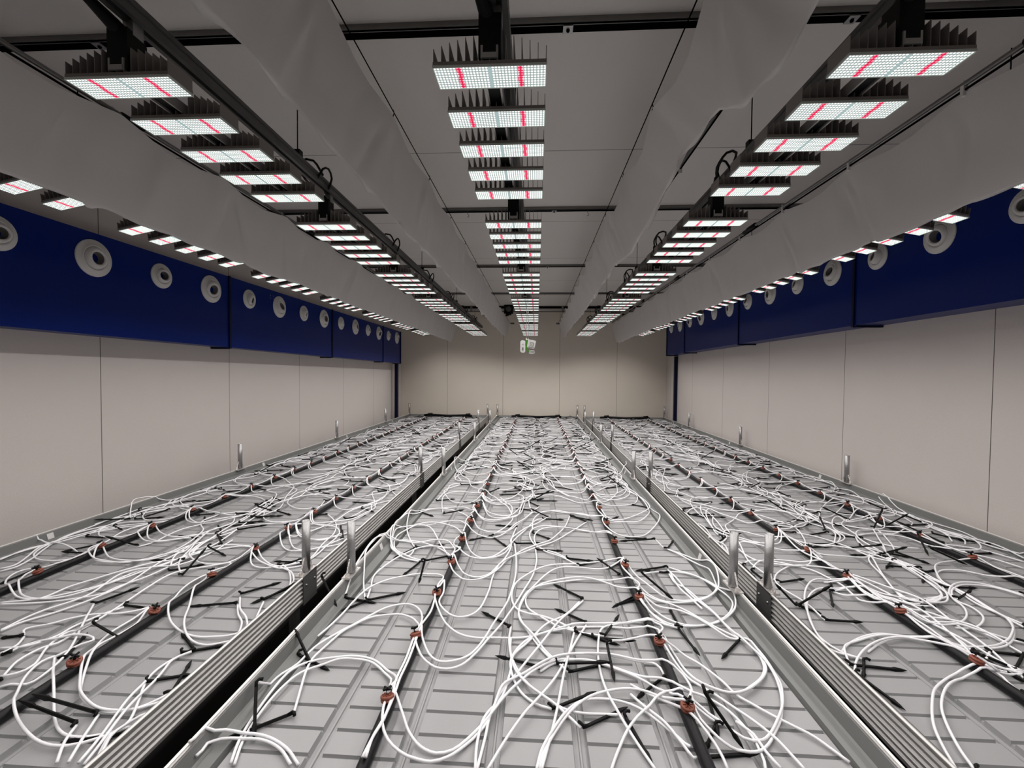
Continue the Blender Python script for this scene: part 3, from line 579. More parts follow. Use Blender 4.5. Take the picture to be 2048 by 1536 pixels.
# ------------------------------------------------------------------ benches
Y0B, Y1B = -.45, 8.93
ZR, ZP, ZCH, ZG = -.888, -.938, -.953, -.9455     # rim, plate top, channel bottom, cross groove
POSTS = [1.84, 3.72, 5.60, 7.45, 8.88]
BENCH = {'left': (-2.64, -.985), 'centre': (-.815, .835), 'right': (.945, 2.56)}
BAYS = {'left': 'left', 'centre': 'centre', 'right': 'right'}
def bench(side, xl, xr):
    c = (xl+xr)/2
    root = empty('growing_bench', (c, 0, ZF), {'left': 'long grey ribbed growing bench along the left wall', 'centre': 'long grey ribbed growing bench in the middle of the room',
        'right': 'long grey ribbed growing bench along the right wall'}[side], 'bench', 'ebb and flow growing benches')
    def P(o): o.parent = root; o.location = (-c, 0, -ZF); return o
    # tray: ribbed floor with lengthways channels and cross grooves
    b = MB(); e = .0028
    X = [(xl+.010, ZR, 0), (xl+.014, ZR-.002, 0), (xl+.022, -.926, 0), (xl+.028, -.930, 0), (xl+.056, -.936, 0), (xl+.060, ZCH, 0)]
    chans = [c-.5425+.217*i for i in range(6)]
    lo = xl+.070
    X += [(lo, ZCH, 0), (lo+e, ZP, 1)]
    for q in chans:
        if q-.02 < lo+.02: continue
        X += [(q-.019, ZP, 1), (q-.019+e, ZCH, 0), (q-.004, ZCH, 0), (q-.002, ZCH+.004, 0), (q+.002, ZCH+.004, 0), (q+.004, ZCH, 0), (q+.019-e, ZCH, 0), (q+.019, ZP, 1)]
    hi = xr-.070
    X += [(hi-e, ZP, 1), (hi, ZCH, 0), (xr-.060, ZCH, 0), (xr-.056, -.936, 0), (xr-.028, -.930, 0), (xr-.022, -.926, 0), (xr-.014, ZR-.002, 0), (xr-.010, ZR, 0)]
    ys = []; y = 1.013-.078*18
    Ye = Y1B-.09
    while y < Ye-.02:
        if y-.006 > Y0B+.1: ys += [(y-.006, 0), (y-.0035, 1), (y+.0035, 1), (y+.006, 0)]
        y += .078
    ys = [(Y0B+.012, 2), (Y0B+.05, 3), (Y0B+.09, 0)] + ys + [(Ye, 0), (Y1B-.05, 3), (Y1B-.012, 2)]
    V = []
    for yy, k in ys:
        for x, z, pl in X:
            if k == 1 and pl: z = ZG
            if k == 2: z = ZR
            if k == 3: z = max(z, -.930)
            V.append((x, yy, z))
    n = len(X); b.add(V, [(j*n+i, j*n+i+1, (j+1)*n+i+1, (j+1)*n+i) for j in range(len(ys)-1) for i in range(n-1)])
    for j in range(len(ys)-1):
        for i in range(n-1):
            if i < 5 or i > n-7 or ys[j][1] >= 2 or ys[j+1][1] >= 2: b.m[j*(n-1)+i] = 1
    P(b.obj('tray', [M['tray'], M['tray_edge']]))
    # grooved aluminium side rails
    for s, x in ((-1, xl), (1, xr)):
        b = MB(); out = []
        z = ZR+.003; out.append((x-s*.012, z)); out.append((x, z))
        for i in range(5):
            out += [(x, z-.006-.0185*i), (x-s*.010, z-.008-.0185*i), (x-s*.010, z-.014-.0185*i), (x, z-.0205-.0185*i)]
        out += [(x, z-.105), (x-s*.018, z-.105), (x-s*.018, z-.03), (x-s*.012, z-.02)]
        if s < 0: out = out[::-1]
        b.prism_y(out, Y0B, Y1B); P(b.obj('side_rail', M['alu']))
        b = MB(); b.box(*sorted((x+s*.001, x-s*.006)), Y0B, Y1B, ZR+.0032, ZR+.0055); P(b.obj('rim_highlight', M['rim']))  # plus an added bright strip painting the highlight on the rail's top edge
    for y0, y1 in ((Y0B-.003, Y0B+.014), (Y1B-.014, Y1B+.003)):
        b = MB(); b.box(xl+.02, xr-.02, y0, y1, ZR-.1, ZR+.002); P(b.obj('end_rail', M['alu']))
    b = MB()
    b.box(xl+.025, xr-.025, Y0B+.02, Y1B-.02, -.985, -.972); P(b.obj('base_board', M['slot']))
    for y in (2.2, 4.05, 5.9, 7.8):
        for s, x in ((-1, xl), (1, xr)):
            b = MB(); q = [(x-s*.0155, ZR-.006), (x-s*.0235, -.924), (x-s*.0230, -.924), (x-s*.015, ZR-.006)]
            b.prism_y(q, y-.016, y+.016); P(b.obj('joint_strip', M['white']))
    # posts, feet, braces and joint plates
    for y in POSTS:
        for s, x in ((-1, xl), (1, xr)):
            px = x - s*.004 + (.012 if s < 0 else -.012)
            b = MB(); b.smooth = True
            b.lathe([(.0155, .012), (.0175, .012), (.0175, .232), (.0150, .232), (.0150, .05)], 20, Matrix.Translation((px, y, ZR)))
            post = P(b.obj('support_post', M['galv']))
            b = MB(); b.lathe([(.0152, .222), (0, .222)], 16, Matrix.Translation((px, y, ZR))); b.obj('opening_shade', M['slot'], post)  # black disc paints the shade inside the open post top
            b = MB(); b.box(px-.019, px+.019, y-.055, y+.055, ZR+.003, ZR+.010)
            for q in (-.04, .04): b.lathe([(.0, .022), (.008, .022), (.009, .010)], 8, Matrix.Translation((px, y+q, ZR)))
            f = b.obj('foot_plate', M['weld'], post)
            for q in (-1, 1):
                b = MB(); b.tube([(px, y+q*.05, ZR+.012), (px, y+q*.016, ZR+.075)], .0035, 6); b.obj('brace', M['weld'], post)
            inner = (side == 'left' and s > 0) or (side == 'right' and s < 0) or side == 'centre'
            if inner:
                b = MB(); b.box(x-.003 if s < 0 else x-.001, x+.001 if s < 0 else x+.003, y-.055, y+.055, ZR-.115, ZR+.006)
                jp = P(b.obj('joint_plate', M['plate']))
                b = MB(); b.smooth = True
                for q in (-.035, .035): b.lathe([(.0, .0045), (.004, .004), (.005, 0)], 10, Matrix.Translation((x+s*.003, y+q, ZR-.035)) @ Matrix.Rotation(s*PI/2, 4, 'Y'))
                b.obj('bolt', M['galv'], jp)
            b = MB(); b.box(x-s*.07-.016, x-s*.07+.016, y-.016, y+.016, ZF, -.985); P(b.obj('leg', M['galv']))
    return root
for k, (a, b_) in BENCH.items(): bench(k, a, b_)

# ------------------------------------------------------------------ feed pipes with drippers
PIPES = [('left bench', 'outer', -2.19, 'left'), ('left bench', 'inner', -1.405, 'left'), ('centre bench', 'left', -.392, 'centre'),
         ('centre bench', 'right', .418, 'centre'), ('right bench', 'inner', 1.395, 'right'), ('right bench', 'outer', 2.172, 'right')]
PR = .0155; PZ = ZP+PR+.001
EMY = {0: 1.79, 1: 1.24, 2: 1.16, 3: 1.185, 4: 1.445, 5: 1.995}
def dripper_mesh():
    b = MB(); b.smooth = True
    b.lathe([(.0, -.006), (.017, -.006), (.0185, -.003), (.0185, .000), (.0165, .001), (.0165, .003), (.0190, .004), (.0190, .008), (.0165, .010), (.006, .0105), (0, .0105)], 20)
    b.smooth = False
    for q in range(4):
        a = q*PI/4; d = Vector((math.cos(a), math.sin(a), 0)); n = Vector((-d.y, d.x, 0))
        c = [d*.014+n*.0015, d*.014-n*.0015, -d*.014-n*.0015, -d*.014+n*.0015]
        b.add([(p.x, p.y, .0100) for p in c]+[(p.x, p.y, .0122) for p in c], [(4,5,6,7),(0,1,5,4),(1,2,6,5),(2,3,7,6),(3,0,4,7)])
    return b
def manifold_mesh():
    b = MB(); b.smooth = True
    b.tube([(0,0,.010),(0,0,.026)], .0042, 8)
    for q in range(4):
        a = PI/4+q*PI/2; b.tube([(0,0,.024),(math.cos(a)*.013, math.sin(a)*.013, .026)], .0036, 6)
    return b
d0 = m0 = None
EMIT = []          # (pipe index, number, x, y)
for pi_, (bn, pos, px, side) in enumerate(PIPES):
    where = {'left bench': {'outer': 'nearer the wall', 'inner': 'nearer the aisle'}, 'right bench': {'outer': 'nearer the wall', 'inner': 'nearer the centre bench'},
             'centre bench': {'left': 'on its left half', 'right': 'on its right half'}}[bn][pos]
    root = empty('feed_pipe', (px, 0, PZ), 'black feed pipe with orange drippers lying along the %s, %s' % (bn, where), 'pipe', 'black feed pipes on the benches')
    b = MB(); b.smooth = True
    ys = [Y0B+.15+.15*i for i in range(int((Y1B-.16-Y0B-.15)/.15)+1)]
    wob = [(.005*math.sin(y*1.9+pi_)+.003*math.sin(y*5.3+pi_*2)) for y in ys]
    b.tube([(wx, y, 0) for wx, y in zip(wob, ys)], PR, 14); b.obj('pipe_run', M['pipe'], root)
    y = EMY[pi_]
    y -= .58; n = -2
    while y < Y1B-.2:
        wx = .005*math.sin(y*1.9+pi_)+.003*math.sin(y*5.3+pi_*2)
        if d0 is None:
            d = d0 = dripper_mesh().obj('dripper', M['terracotta'], root); mm = m0 = manifold_mesh().obj('manifold', M['black'], d)
        else:
            d = d0.copy(); COL.objects.link(d); d.parent = root
            mm = m0.copy(); COL.objects.link(mm); mm.parent = d
        tl = {0: .35, 1: .35, 2: .30, 3: -.12, 4: -.2, 5: -.3}[pi_]+R.uniform(-.1, .1)
        d.location = (wx-math.sin(tl)*PR*.9, y, PR*.9*math.cos(tl)+.006); d.rotation_euler = (R.uniform(.0, .25), -tl, R.uniform(0, 6))
        n += 1; EMIT += [(pi_, n, px+d.location.x, y)] if n > 0 else []; y += .29
# black distribution pipe across the far end of every bench
for side, (xl, xr) in BENCH.items():
    xs = [p[2] for p in PIPES if p[3] == side]
    b = MB(); b.smooth = True; z = -.900
    b.tube([(xs[0]-.12, Y1B-.06, z), (xs[0], Y1B-.055, z+.012), ((xs[0]+xs[1])/2, Y1B-.05, z-.006), (xs[1], Y1B-.055, z+.012), (xs[1]+.08, Y1B-.06, z)], .021, 12)
    for x in xs:
        b.tube([(x-.04, Y1B-.07, z+.02), (x+.05, Y1B-.06, z+.028)], .024, 10)
    tag(b.obj('header_pipe', M['pipe']), 'black header pipe lying across the far end of the %s bench' % side, 'pipe', 'black header pipes at the far ends')

# ------------------------------------------------------------------ white drip tubes and black stakes
def zground(x, y=0):
    for a, b_ in BENCH.values():
        if a <= x <= b_:
            d = min(x-a, b_-x)
            return ZR+.004 if d < .012 else (ZR+(d-.012)/.016*(-.928-ZR) if d < .028 else ZP)
    return ZR+.004
TR_R = .0038
def tube_points(pts, lift=1.0, start_up=False, seed=0):
    rr = random.Random(seed); S = spline([(p[0], p[1], 0) for p in pts], .014); n = len(S); out = []; zs = []; xy = []
    a1, a2, p1, p2 = rr.uniform(.004, .012)*lift, rr.uniform(.002, .006)*lift, rr.uniform(0, 6), rr.uniform(0, 6)
    Ltot = max(1e-3, sum((S[i+1]-S[i]).length for i in range(n-1))); acc = 0
    for i, p in enumerate(S):
        if i: acc += (S[i]-S[i-1]).length
        z = zground(p.x)+TR_R+.001+a1*(1+math.sin(acc*9+p1))*.5*2*math.sin(PI*min(1, acc/Ltot))+a2*(1+math.sin(acc*23+p2))
        for q in PIPES:
            d = abs(p.x-q[2])
            if d < .034: z = max(z, PZ+PR+TR_R+.003-max(0, d-.012)*.8)
        zs.append(z); xy.append((p.x, p.y, acc))
    for i in range(n):
        z = sum(zs[max(0,i-3):i+4])/len(zs[max(0,i-3):i+4]); z = max(z, zs[i]-.006); acc = xy[i][2]
        if start_up and acc < .08: z = z+(PZ+PR+.022-z)*(1-acc/.08)**1.5 if z < PZ+PR+.022 else z
        out.append((xy[i][0], xy[i][1], z))
    return out
def stake_into(b, h, t, out_dir=None):
    """angled dripper stake: elbow at the head h, ribbed shaft, flattened arrow tip at t"""
    h = Vector(h); t = Vector(t); d = (t-h); L = d.length; d.normalize()
    side = Vector((0,0,1)).cross(d); side = side.normalized() if side.length > .1 else Vector((1,0,0))
    b.smooth = True
    b.tube([h+side*.017+Vector((0,0,.004)), h+side*.008+Vector((0,0,.007)), h+d*.003+Vector((0,0,.004)), h+d*.016], [.0046, .0042, .0044, .0044], 7)
    b.smooth = False
    k = [0, .06, .5, .72, .78, .90, 1.0]; rr = [.0034, .0047, .0047, .0044, .0070, .0046, .0006]
    b.tube([h+d*(L*q) for q in k], rr, 5)
def rnd_dir(rr): a = rr.uniform(0, 2*PI); return math.cos(a), math.sin(a)

lines = []        # (depth, points, stake or None, start_up)
curves = [[tuple(map(float, q.split(','))) for q in l.split()] for l in TR.strip().split('\n')]
stakes = [tuple(map(float, l.split(','))) for l in SK.strip().split('\n')]
def near_emitter(p, lim=9):
    best = None; bd = lim
    for e in EMIT:
        d = math.hypot(p[0]-e[2], p[1]-e[3])
        if d < bd: bd = d; best = e
    return best, bd
free = list(stakes)
used = {}
for ci, c in enumerate(curves):
    e0, d0_ = near_emitter(c[0]); e1, d1_ = near_emitter(c[-1])
    if d1_ < d0_: c = c[::-1]; e0, d0_ = e1, d1_
    su = d0_ < .09
    if su: c = [(e0[2], e0[3])]+list(c[1:]) if d0_ < .03 else [(e0[2], e0[3])]+list(c)
    st = None; bd = .09
    for s in free:
        d = math.hypot(s[0]-c[-1][0], s[1]-c[-1][1])
        if d < bd: bd = d; st = s
    if st: free.remove(st); c = list(c[:-1])+[(st[0], st[1])]
    e1, d1_ = near_emitter(c[-1]); ex, ey = c[-1]
    if not st and d1_ > .09 and ey > 1.05 and abs(ex) < 2.5 and ci % 3:
        dx, dy = ex-c[-2][0], ey-c[-2][1]; l_ = math.hypot(dx, dy) or 1; a_ = math.atan2(dy, dx)+(.9 if ci % 2 else -1.0)
        st = (ex, ey, -.93, ex+.155*math.cos(a_), ey+.155*math.sin(a_), -.932)
        if not any(A_+.05 < st[3] < B_-.05 for A_, B_ in BENCH.values()): st = None
    lines.append([min(p[1] for p in c), c, st, su, e0, ci]); used[(e0[0], e0[1])] = used.get((e0[0], e0[1]), 0)+1
# the rest of every dripper's four tubes
def gen(e, k, rr):
    pi_, n, x, y = e; side = PIPES[pi_][3]; xl, xr = BENCH[side]
    s = 1 if k % 2 else -1
    wide = {(0,-1): .34, (0,1): .36, (1,-1): .36, (1,1): .30, (2,-1): .30, (2,1): .36, (3,-1): .36, (3,1): .32, (4,-1): .32, (4,1): .36, (5,-1): .36, (5,1): .30}[(pi_, s)]
    j = lambda a: rr.uniform(-a, a)
    edge = xl+.06 if s < 0 else xr-.06
    X = lambda f: max(xl+.05, min(xr-.05, x+s*wide*f))
    o = .012*(1 if k >= 2 else -1)
    style = rr.random()
    if style < .55:   # U loop towards the viewer, then away
        P = [(x, y), (X(.03), y-.05+o), (X(.22), y-.13+o+j(.01)), (X(.55), y-.15+o+j(.02)), (X(.92)+j(.02), y-.04+j(.03)), (X(1.02)+j(.02), y+.14+j(.04)), (X(.85)+j(.04), y+.33+j(.05))]
        if rr.random() < .5: P += [(X(.6)+j(.08), y+.5+j(.06)), (X(.5)+j(.15), y+.62+j(.05))]
    elif style < .85:  # arc away, then back towards the viewer
        P = [(x, y), (X(.02), y+.05+o), (X(.25), y+.12+o+j(.02)), (X(.6), y+.12+o+j(.03)), (X(.95)+j(.02), y+.0+j(.03)), (X(1.0)+j(.03), y-.2+j(.05)), (X(.9)+j(.08), y-.36+j(.06))]
    else:              # long sweep lengthways
        d = rr.choice((-1, 1))
        P = [(x, y), (X(.15), y-d*.06), (X(.4)+j(.03), y+d*.02), (X(.7)+j(.04), y+d*.2), (X(.9)+j(.05), y+d*.45), (X(1.1)+j(.08), y+d*.72), (X(1.2)+j(.1), y+d*.9)]
    P = [(max(xl+.03, min(xr-.03, a)), min(max(b_, Y0B+.05), Y1B-.06)) for a, b_ in P]
    hx, hy = P[-1]; a = rr.uniform(-.6, .6)+(0 if rr.random() < .5 else PI); L = rr.uniform(.135, .16)
    tx, ty = hx+math.cos(a)*L, hy+math.sin(a)*L
    if tx < xl+.05 or tx > xr-.05: tx = hx-math.cos(a)*L
    ty = min(max(ty, Y0B+.05), Y1B-.06)
    zz = ZP+.006+(rr.uniform(0, .10) if rr.random() < .2 else rr.uniform(0, .008))
    return P, (hx, hy, ZP+.010, tx, ty, zz)
rr = random.Random(11)
for e in EMIT:
    lim = {0: 2.0, 1: 2.1, 2: 3.1, 3: 3.1, 4: 2.0, 5: 2.3}[e[0]]
    if e[3] < lim: continue
    have = used.get((e[0], e[1]), 0) if e[3] < 4 else 0
    for k in range(4):
        if e[3] < lim+.6 and k < min(2, have-2): continue
        P, st = gen(e, k, rr); lines.append([e[3], P, st, True, e, 1000+len(lines)])
for s in free:
    lines.append([s[1], None, s, False, near_emitter(s)[0], 2000+len(lines)])
lines.sort(key=lambda l: l[0])
BN = ["the left bench's wall-side pipe", "the left bench's inner pipe", "the centre bench's left pipe", "the centre bench's right pipe", "the right bench's inner pipe", "the right bench's wall-side pipe"]
cnt = 0; far_t = MB(); far_t.smooth = True; far_s = MB(); far_n = 0
for dep, c, st, su, e, seed in lines:
    if st:
        h = Vector(st[:3]); t = Vector(st[3:]); g = zground(h.x)+.006; h.z = max(h.z, g+.002); t.z = max(t.z, zground(t.x)+.004)
    if c:
        pts = tube_points(c, 1.0 if dep > 2.4 else .7, su, seed)
        if st:
            for i in range(1, min(5, len(pts))):
                p = pts[-i]; f = 1-(i-1)/4; pts[-i] = (p[0], p[1], p[2]+(h.z-p[2])*f)
    if cnt < 292 or c is None:
        if c:
            a = empty('drip_line', (pts[0][0], pts[0][1], pts[0][2]), 'white drip tube by the %s visible orange dripper of %s' % (ORD[e[1]-1], BN[e[0]]),
                      'drip tube', 'white drip tubes looping over the benches')
            o = Vector(pts[0]); b = MB(); b.smooth = True; b.tube([Vector(p)-o for p in pts], TR_R, 7 if dep < 1.8 else 6); b.obj('tube', M['tube'], a)
            if st: b = MB(); stake_into(b, h-o, t-o); b.obj('stake', M['stake'], a)
        else:
            b = MB(); stake_into(b, Vector((0,0,0)), t-h); o_ = b.obj('dripper_stake', M['stake'], None, h)
            tag(o_, 'black dripper stake lying near the %s visible dripper of %s' % (ORD[e[1]-1], BN[e[0]]), 'stake', 'black stakes lying on the benches')
        cnt += 1
    else:
        S = pts[::2]+([pts[-1]] if len(pts) % 2 == 0 else []); far_t.tube(S, TR_R, 4, False)
        if st: stake_into(far_s, h, t)
        far_n += 1
root = far_t.obj('drip_lines', M['tube']); tag(root, 'tangle of white drip tubes and black stakes over the far halves of the benches', 'drip tubes', None, 'stuff')
far_s.obj('stakes', M['stake'], root)['kind'] = 'stuff'
print('DRIP', cnt, far_n)

# ------------------------------------------------------------------ LED fixtures
ROWS = [('outer left', -2.065, -2.075), ('left', -1.058, -1.10), ('centre', -.121, -.130), ('right', .836, .872), ('outer right', 1.822, 1.84)]
def rx(r, y): return ROWS[r][1]+(ROWS[r][2]-ROWS[r][1])*(y-1)/7.3
def rz(y): return .73-.0050*(y-1)
HW, HD, PITCHY = .1365, .080, .180
def build_fixture():
    root = empty('led_fixture', (0,0,0), 'x', 'grow light')
    b = MB(); b.box(-.016, .016, .0, .80, .026, .052); b.obj('carrier_bar', M['black'], root)
    b = MB()
    for s in (-1, 1): b.box(s*.0185-.0025, s*.0185+.0025, .0, .80, .020, .050)
    b.obj('bar_trim', M['alu'], root)
    b = MB(); b.box(-.027, .027, .004, .058, .022, .128); b.box(-.022, .022, .058, .066, .03, .12); b.obj('connector_box', M['black'], root)
    b = MB(); b.box(-.018, .018, -.002, .005, .020, .032); b.obj('latch', M['alu'], root)
    b = MB(); b.smooth = True
    b.tube([(-.004, .03, .12), (-.012, .005, .138), (-.026, -.035, .160), (-.034, -.06, .172)], [.022, .018, .0135, .0115], 10); b.obj('cable_gland', M['black'], root)
    b = MB(); b.smooth = True
    b.tube(spline([(-.034, -.06, .172), (-.05, -.10, .20), (-.03, -.15, .24), (.02, -.13, .25), (.03, -.06, .215)], .02), .0055, 8); b.obj('power_cable', M['black'], root)
    b = MB(); b.box(.0, .028, .02, .05, .120, .158); b.obj('hanger', M['galv'], root)
    for j in range(5):
        y = j*PITCHY
        b = MB(); b.box(-HW, HW, 0, HD, .004, .014); b.mi = 1
        b.box(-HW-.001, HW+.001, -.001, .0015, -.001, .005); b.box(-HW-.001, HW+.001, HD-.0015, HD+.001, -.001, .005)
        b.box(-HW-.001, -HW+.0015, 0, HD, -.001, .005); b.box(HW-.0015, HW+.001, 0, HD, -.001, .005)
        head = b.obj('lamp_head', [M['fin'], M['glass']], root, (0, y, 0))
        b = MB(); b.add([(-HW, 0, 0), (HW, 0, 0), (HW, HD, 0), (-HW, HD, 0)], [(0, 3, 2, 1)])
        led = b.obj('led_panel', M['led'], head); uv = led.data.uv_layers.new(name='uv')
        for li, (a_, c_) in zip(range(4), ((0, 0), (0, 1), (1, 1), (1, 0))): uv.data[li].uv = (a_, c_)
        b = MB()
        for i in range(15):
            x = -HW+.001+i*(2*HW-.003)/14; hh = .031+.032*math.cos((i-7)/7*PI/2)
            if abs(i-7) < 2: hh = .02
            b.box(x, x+.0014, .001, HD-.001, .014, .014+hh)
        b.obj('heat_sink', M['fin'], head)
        ld = bpy.data.lights.new('led_beam', 'SPOT') if j == 0 else LD[0]
        if j == 0:
            LD.append(ld); ld.energy = LAMP_W; ld.spot_size = math.radians(SPOT); ld.spot_blend = .55; ld.shadow_soft_size = .012; ld.color = (1.0, .955, .93)
        lo = bpy.data.objects.new('led_beam', ld); COL.objects.link(lo); lo.parent = head; lo.location = (0, HD/2, -.006)
    return root
LD = []
proto = build_fixture(); first = True
RN = ['row by the left wall', 'left inner row', 'middle row', 'right inner row', 'row by the right wall']
for r in range(5):
    for g in range(-1, 7):  # first fixture of each row is out of view, added to light near benches
        y = 1.057+1.075*g
        o = proto if first else copy_tree(proto); first = False
        if r == 0: y += .06
        o.location = (rx(r, y+.4), y, rz(y+.4)+(.026 if r in (0, 4) else 0)); o.rotation_euler = (0, {0: -.195, 4: .19}.get(r, 0), 0); o['group'] = 'LED grow light fixtures'
        o['label'] = 'lit five-headed LED grow light, %s from the front in the %s' % (ORD[g], RN[r]) if g >= 0 else 'unseen LED grow light, added to light near benches, in the %s' % RN[r]
# rails that carry the fixtures, hung on wires
for r in range(5):
    x = rx(r, 4)+.02; root = empty('light_rail', (x, 0, .925), 'long dark aluminium rail carrying the LED lights of the %s' % RN[r], 'rail', 'rails above the LED rows')
    b = MB(); w_ = .021
    pr = [(-w_, 0), (w_, 0)]
    pr = [(-w_, 0), (-w_, -.012), (-w_+.004, -.014), (-w_+.004, -.020), (-w_, -.022), (-w_, -.042), (-.007, -.042), (-.007, -.028), (.007, -.028), (.007, -.042),
          (w_, -.042), (w_, -.022), (w_-.004, -.020), (w_-.004, -.014), (w_, -.012), (w_, 0)]
    ya, yb = -.1, 8.45
    b.prism_y(pr, ya, yb); rail = b.obj('rail_profile', M['alu_dark'], root)
    dx = (rx(r, yb)-rx(r, ya)); rail.rotation_euler = (0, 0, 0)
    me = rail.data
    for v in me.vertices: v.co.x += (v.co.y-4)/7.3*(ROWS[r][2]-ROWS[r][1]); v.co.z -= .0050*(v.co.y-1)
    for y in (1.86, 3.95, 5.70, 7.5):
        ox = (y-4)/7.3*(ROWS[r][2]-ROWS[r][1]); oz = -.005*(y-1)
        b = MB(); b.tube([(ox, y, oz+.012), (ox, y, ZC-.925)], .0022, 6); b.obj('hanging_wire', M['slot'], root)
        b = MB(); b.box(ox-.016, ox+.016, y-.014, y+.014, oz+.0, oz+.028); b.obj('wire_bracket', M['black'], root)
    for y in ((2.05, 3.12, 4.2, 5.27, 6.35, 7.4) if r != 2 else ()):
        s_ = 1 if r < 2 else -1
        b = MB(); b.smooth = True; ox = (y-4)/7.3*(ROWS[r][2]-ROWS[r][1]); oz = -.005*(y-1)
        b.tube(spline([(ox+s_*.018, y-.05, oz-.03), (ox+s_*.04, y-.045, oz+.015), (ox+s_*.045, y, oz+.036), (ox+s_*.04, y+.045, oz+.01), (ox+s_*.02, y+.05, oz-.04)], .02), .005, 7)
        b.obj('cable_loop', M['black'], root)

# ------------------------------------------------------------------ shade curtains on wires and rods
HK0, HKD = 1.09, .545
def curtain(name_label, xa, xb, seed, prof, over, saga, sagb):
    """a folded screen slung between an edge hooked on at xa and an edge clipped on at xb; prof gives how low the belly hangs"""
    rr = random.Random(seed); ph = [rr.uniform(0, 6.28) for _ in range(16)]
    cre = []                                  # creases: (y at the hook, lean, width, height, side)
    y = HK0-HKD*3
    while y < 9:
        for q in range(4):
            cre.append((y+rr.uniform(-.05, .05), rr.uniform(-.42, .42), rr.uniform(.008, .020), rr.choice((-1, 1))*rr.uniform(.010, .030), rr.choice((0, 1))))
        cre.append((y+HKD*.5+rr.uniform(-.15, .15), rr.uniform(-.2, .2), rr.uniform(.02, .05), rr.uniform(-.025, .025), rr.choice((0, 1))))
        y += HKD
    zt = .958; ys = np.arange(-.45, 8.62, .016); K = 30; V = []
    sx = 1 if xb > xa else -1
    for y in ys:
        ua, ub = [min(1, 1.25*(1-abs(2*(((y-q)/HKD) % 1)-1))) for q in (HK0, HK0+.5)]
        xm = (xa+xb)/2; D = zt-abs(xm)/float(np.interp(y, prof[0], prof[1]))
        D *= 1+over*(.015*math.sin(4.3*y+ph[1])+.015*math.sin(9.1*y+ph[2]))
        end = max(0, (y-8.3)/.32); D *= 1-.22*end*end
        loc = [c for c in cre if abs(c[0]-y) < .45]
        for k in range(K+1):
            t = k/K; s = 1-abs(2*t-1)**1.7; s2 = 1-abs(2*t-1)
            x = xa+(xb-xa)*(.5+(t-.5)*(.72+.28*abs(2*t-1))); z = zt-D*(.55*s+.45*s2)
            top = (1-s)**2; sag = (saga*ua if t < .5 else sagb*ub)
            z -= sag*top; x += sx*(1 if t < .5 else -1)*sag*.35*top
            dn = min(1, s*2.2); o = 0
            for cy, lean, wd, hh, sd in loc:
                if (t < .5) == (sd == 0):
                    d = (y-cy-lean*s*.5)/(wd*(1+s)); o += hh*math.exp(-abs(d)**1.2)*(1-.35*s)*min(1, .15+s*3)
            o += .0035*math.sin(23*y+ph[6]-3*t)+.002*math.sin(41*y+ph[7]+5*t)
            side = -sx if t < .5 else sx
            x += side*o*(1-.7*s**3)*dn; z -= o*.8*s**3
            x += over*(.008*math.sin(1.7*y+ph[3])+.006*math.sin(5.1*y+ph[4]))*s
            V.append((x, y, z))
    n = K+1; b = MB(); b.smooth = True
    b.add(V, [(j*n+i, j*n+i+1, (j+1)*n+i+1, (j+1)*n+i) for j in range(len(ys)-1) for i in range(K)])
    return tag(b.obj('shade_curtain', M['fabric']), name_label, 'curtain', 'folded shade curtains between the light rows')
CURT = [(-1.75, -1.575, 'folded white shade curtain hanging left of the left row of lights', 3, ((.8, 1.2, 2.5, 5, 8), (2.66, 2.72, 2.82, 2.85, 2.9)), .5, (.02, .035)),
        (-.548, -.665, 'folded white shade curtain hanging between the left and middle rows of lights', 4, ((.8, 2, 8), (.935, .945, .945)), .8, (.022, .03)),
        (.405, .60, 'folded white shade curtain with wavy hem between the middle and right rows of lights', 5, ((.5, .70, .75, .84, .97, 1.12, 1.28, 1.41, 1.6, 1.95, 2.4, 2.95, 4, 5.3, 8), (.62, .64, .68, .725, .77, .76, .68, .675, .65, .70, .78, .73, .74, .76, .76)), .8, (.05, .03)),
        (1.60, 1.43, 'folded white shade curtain hanging right of the right row of lights', 6, ((.8, 1.2, 2.5, 5, 8), (2.46, 2.53, 2.55, 2.58, 2.66)), .5, (.02, .03))]
NAMEC = ['left wall', 'left middle', 'right middle', 'right wall']
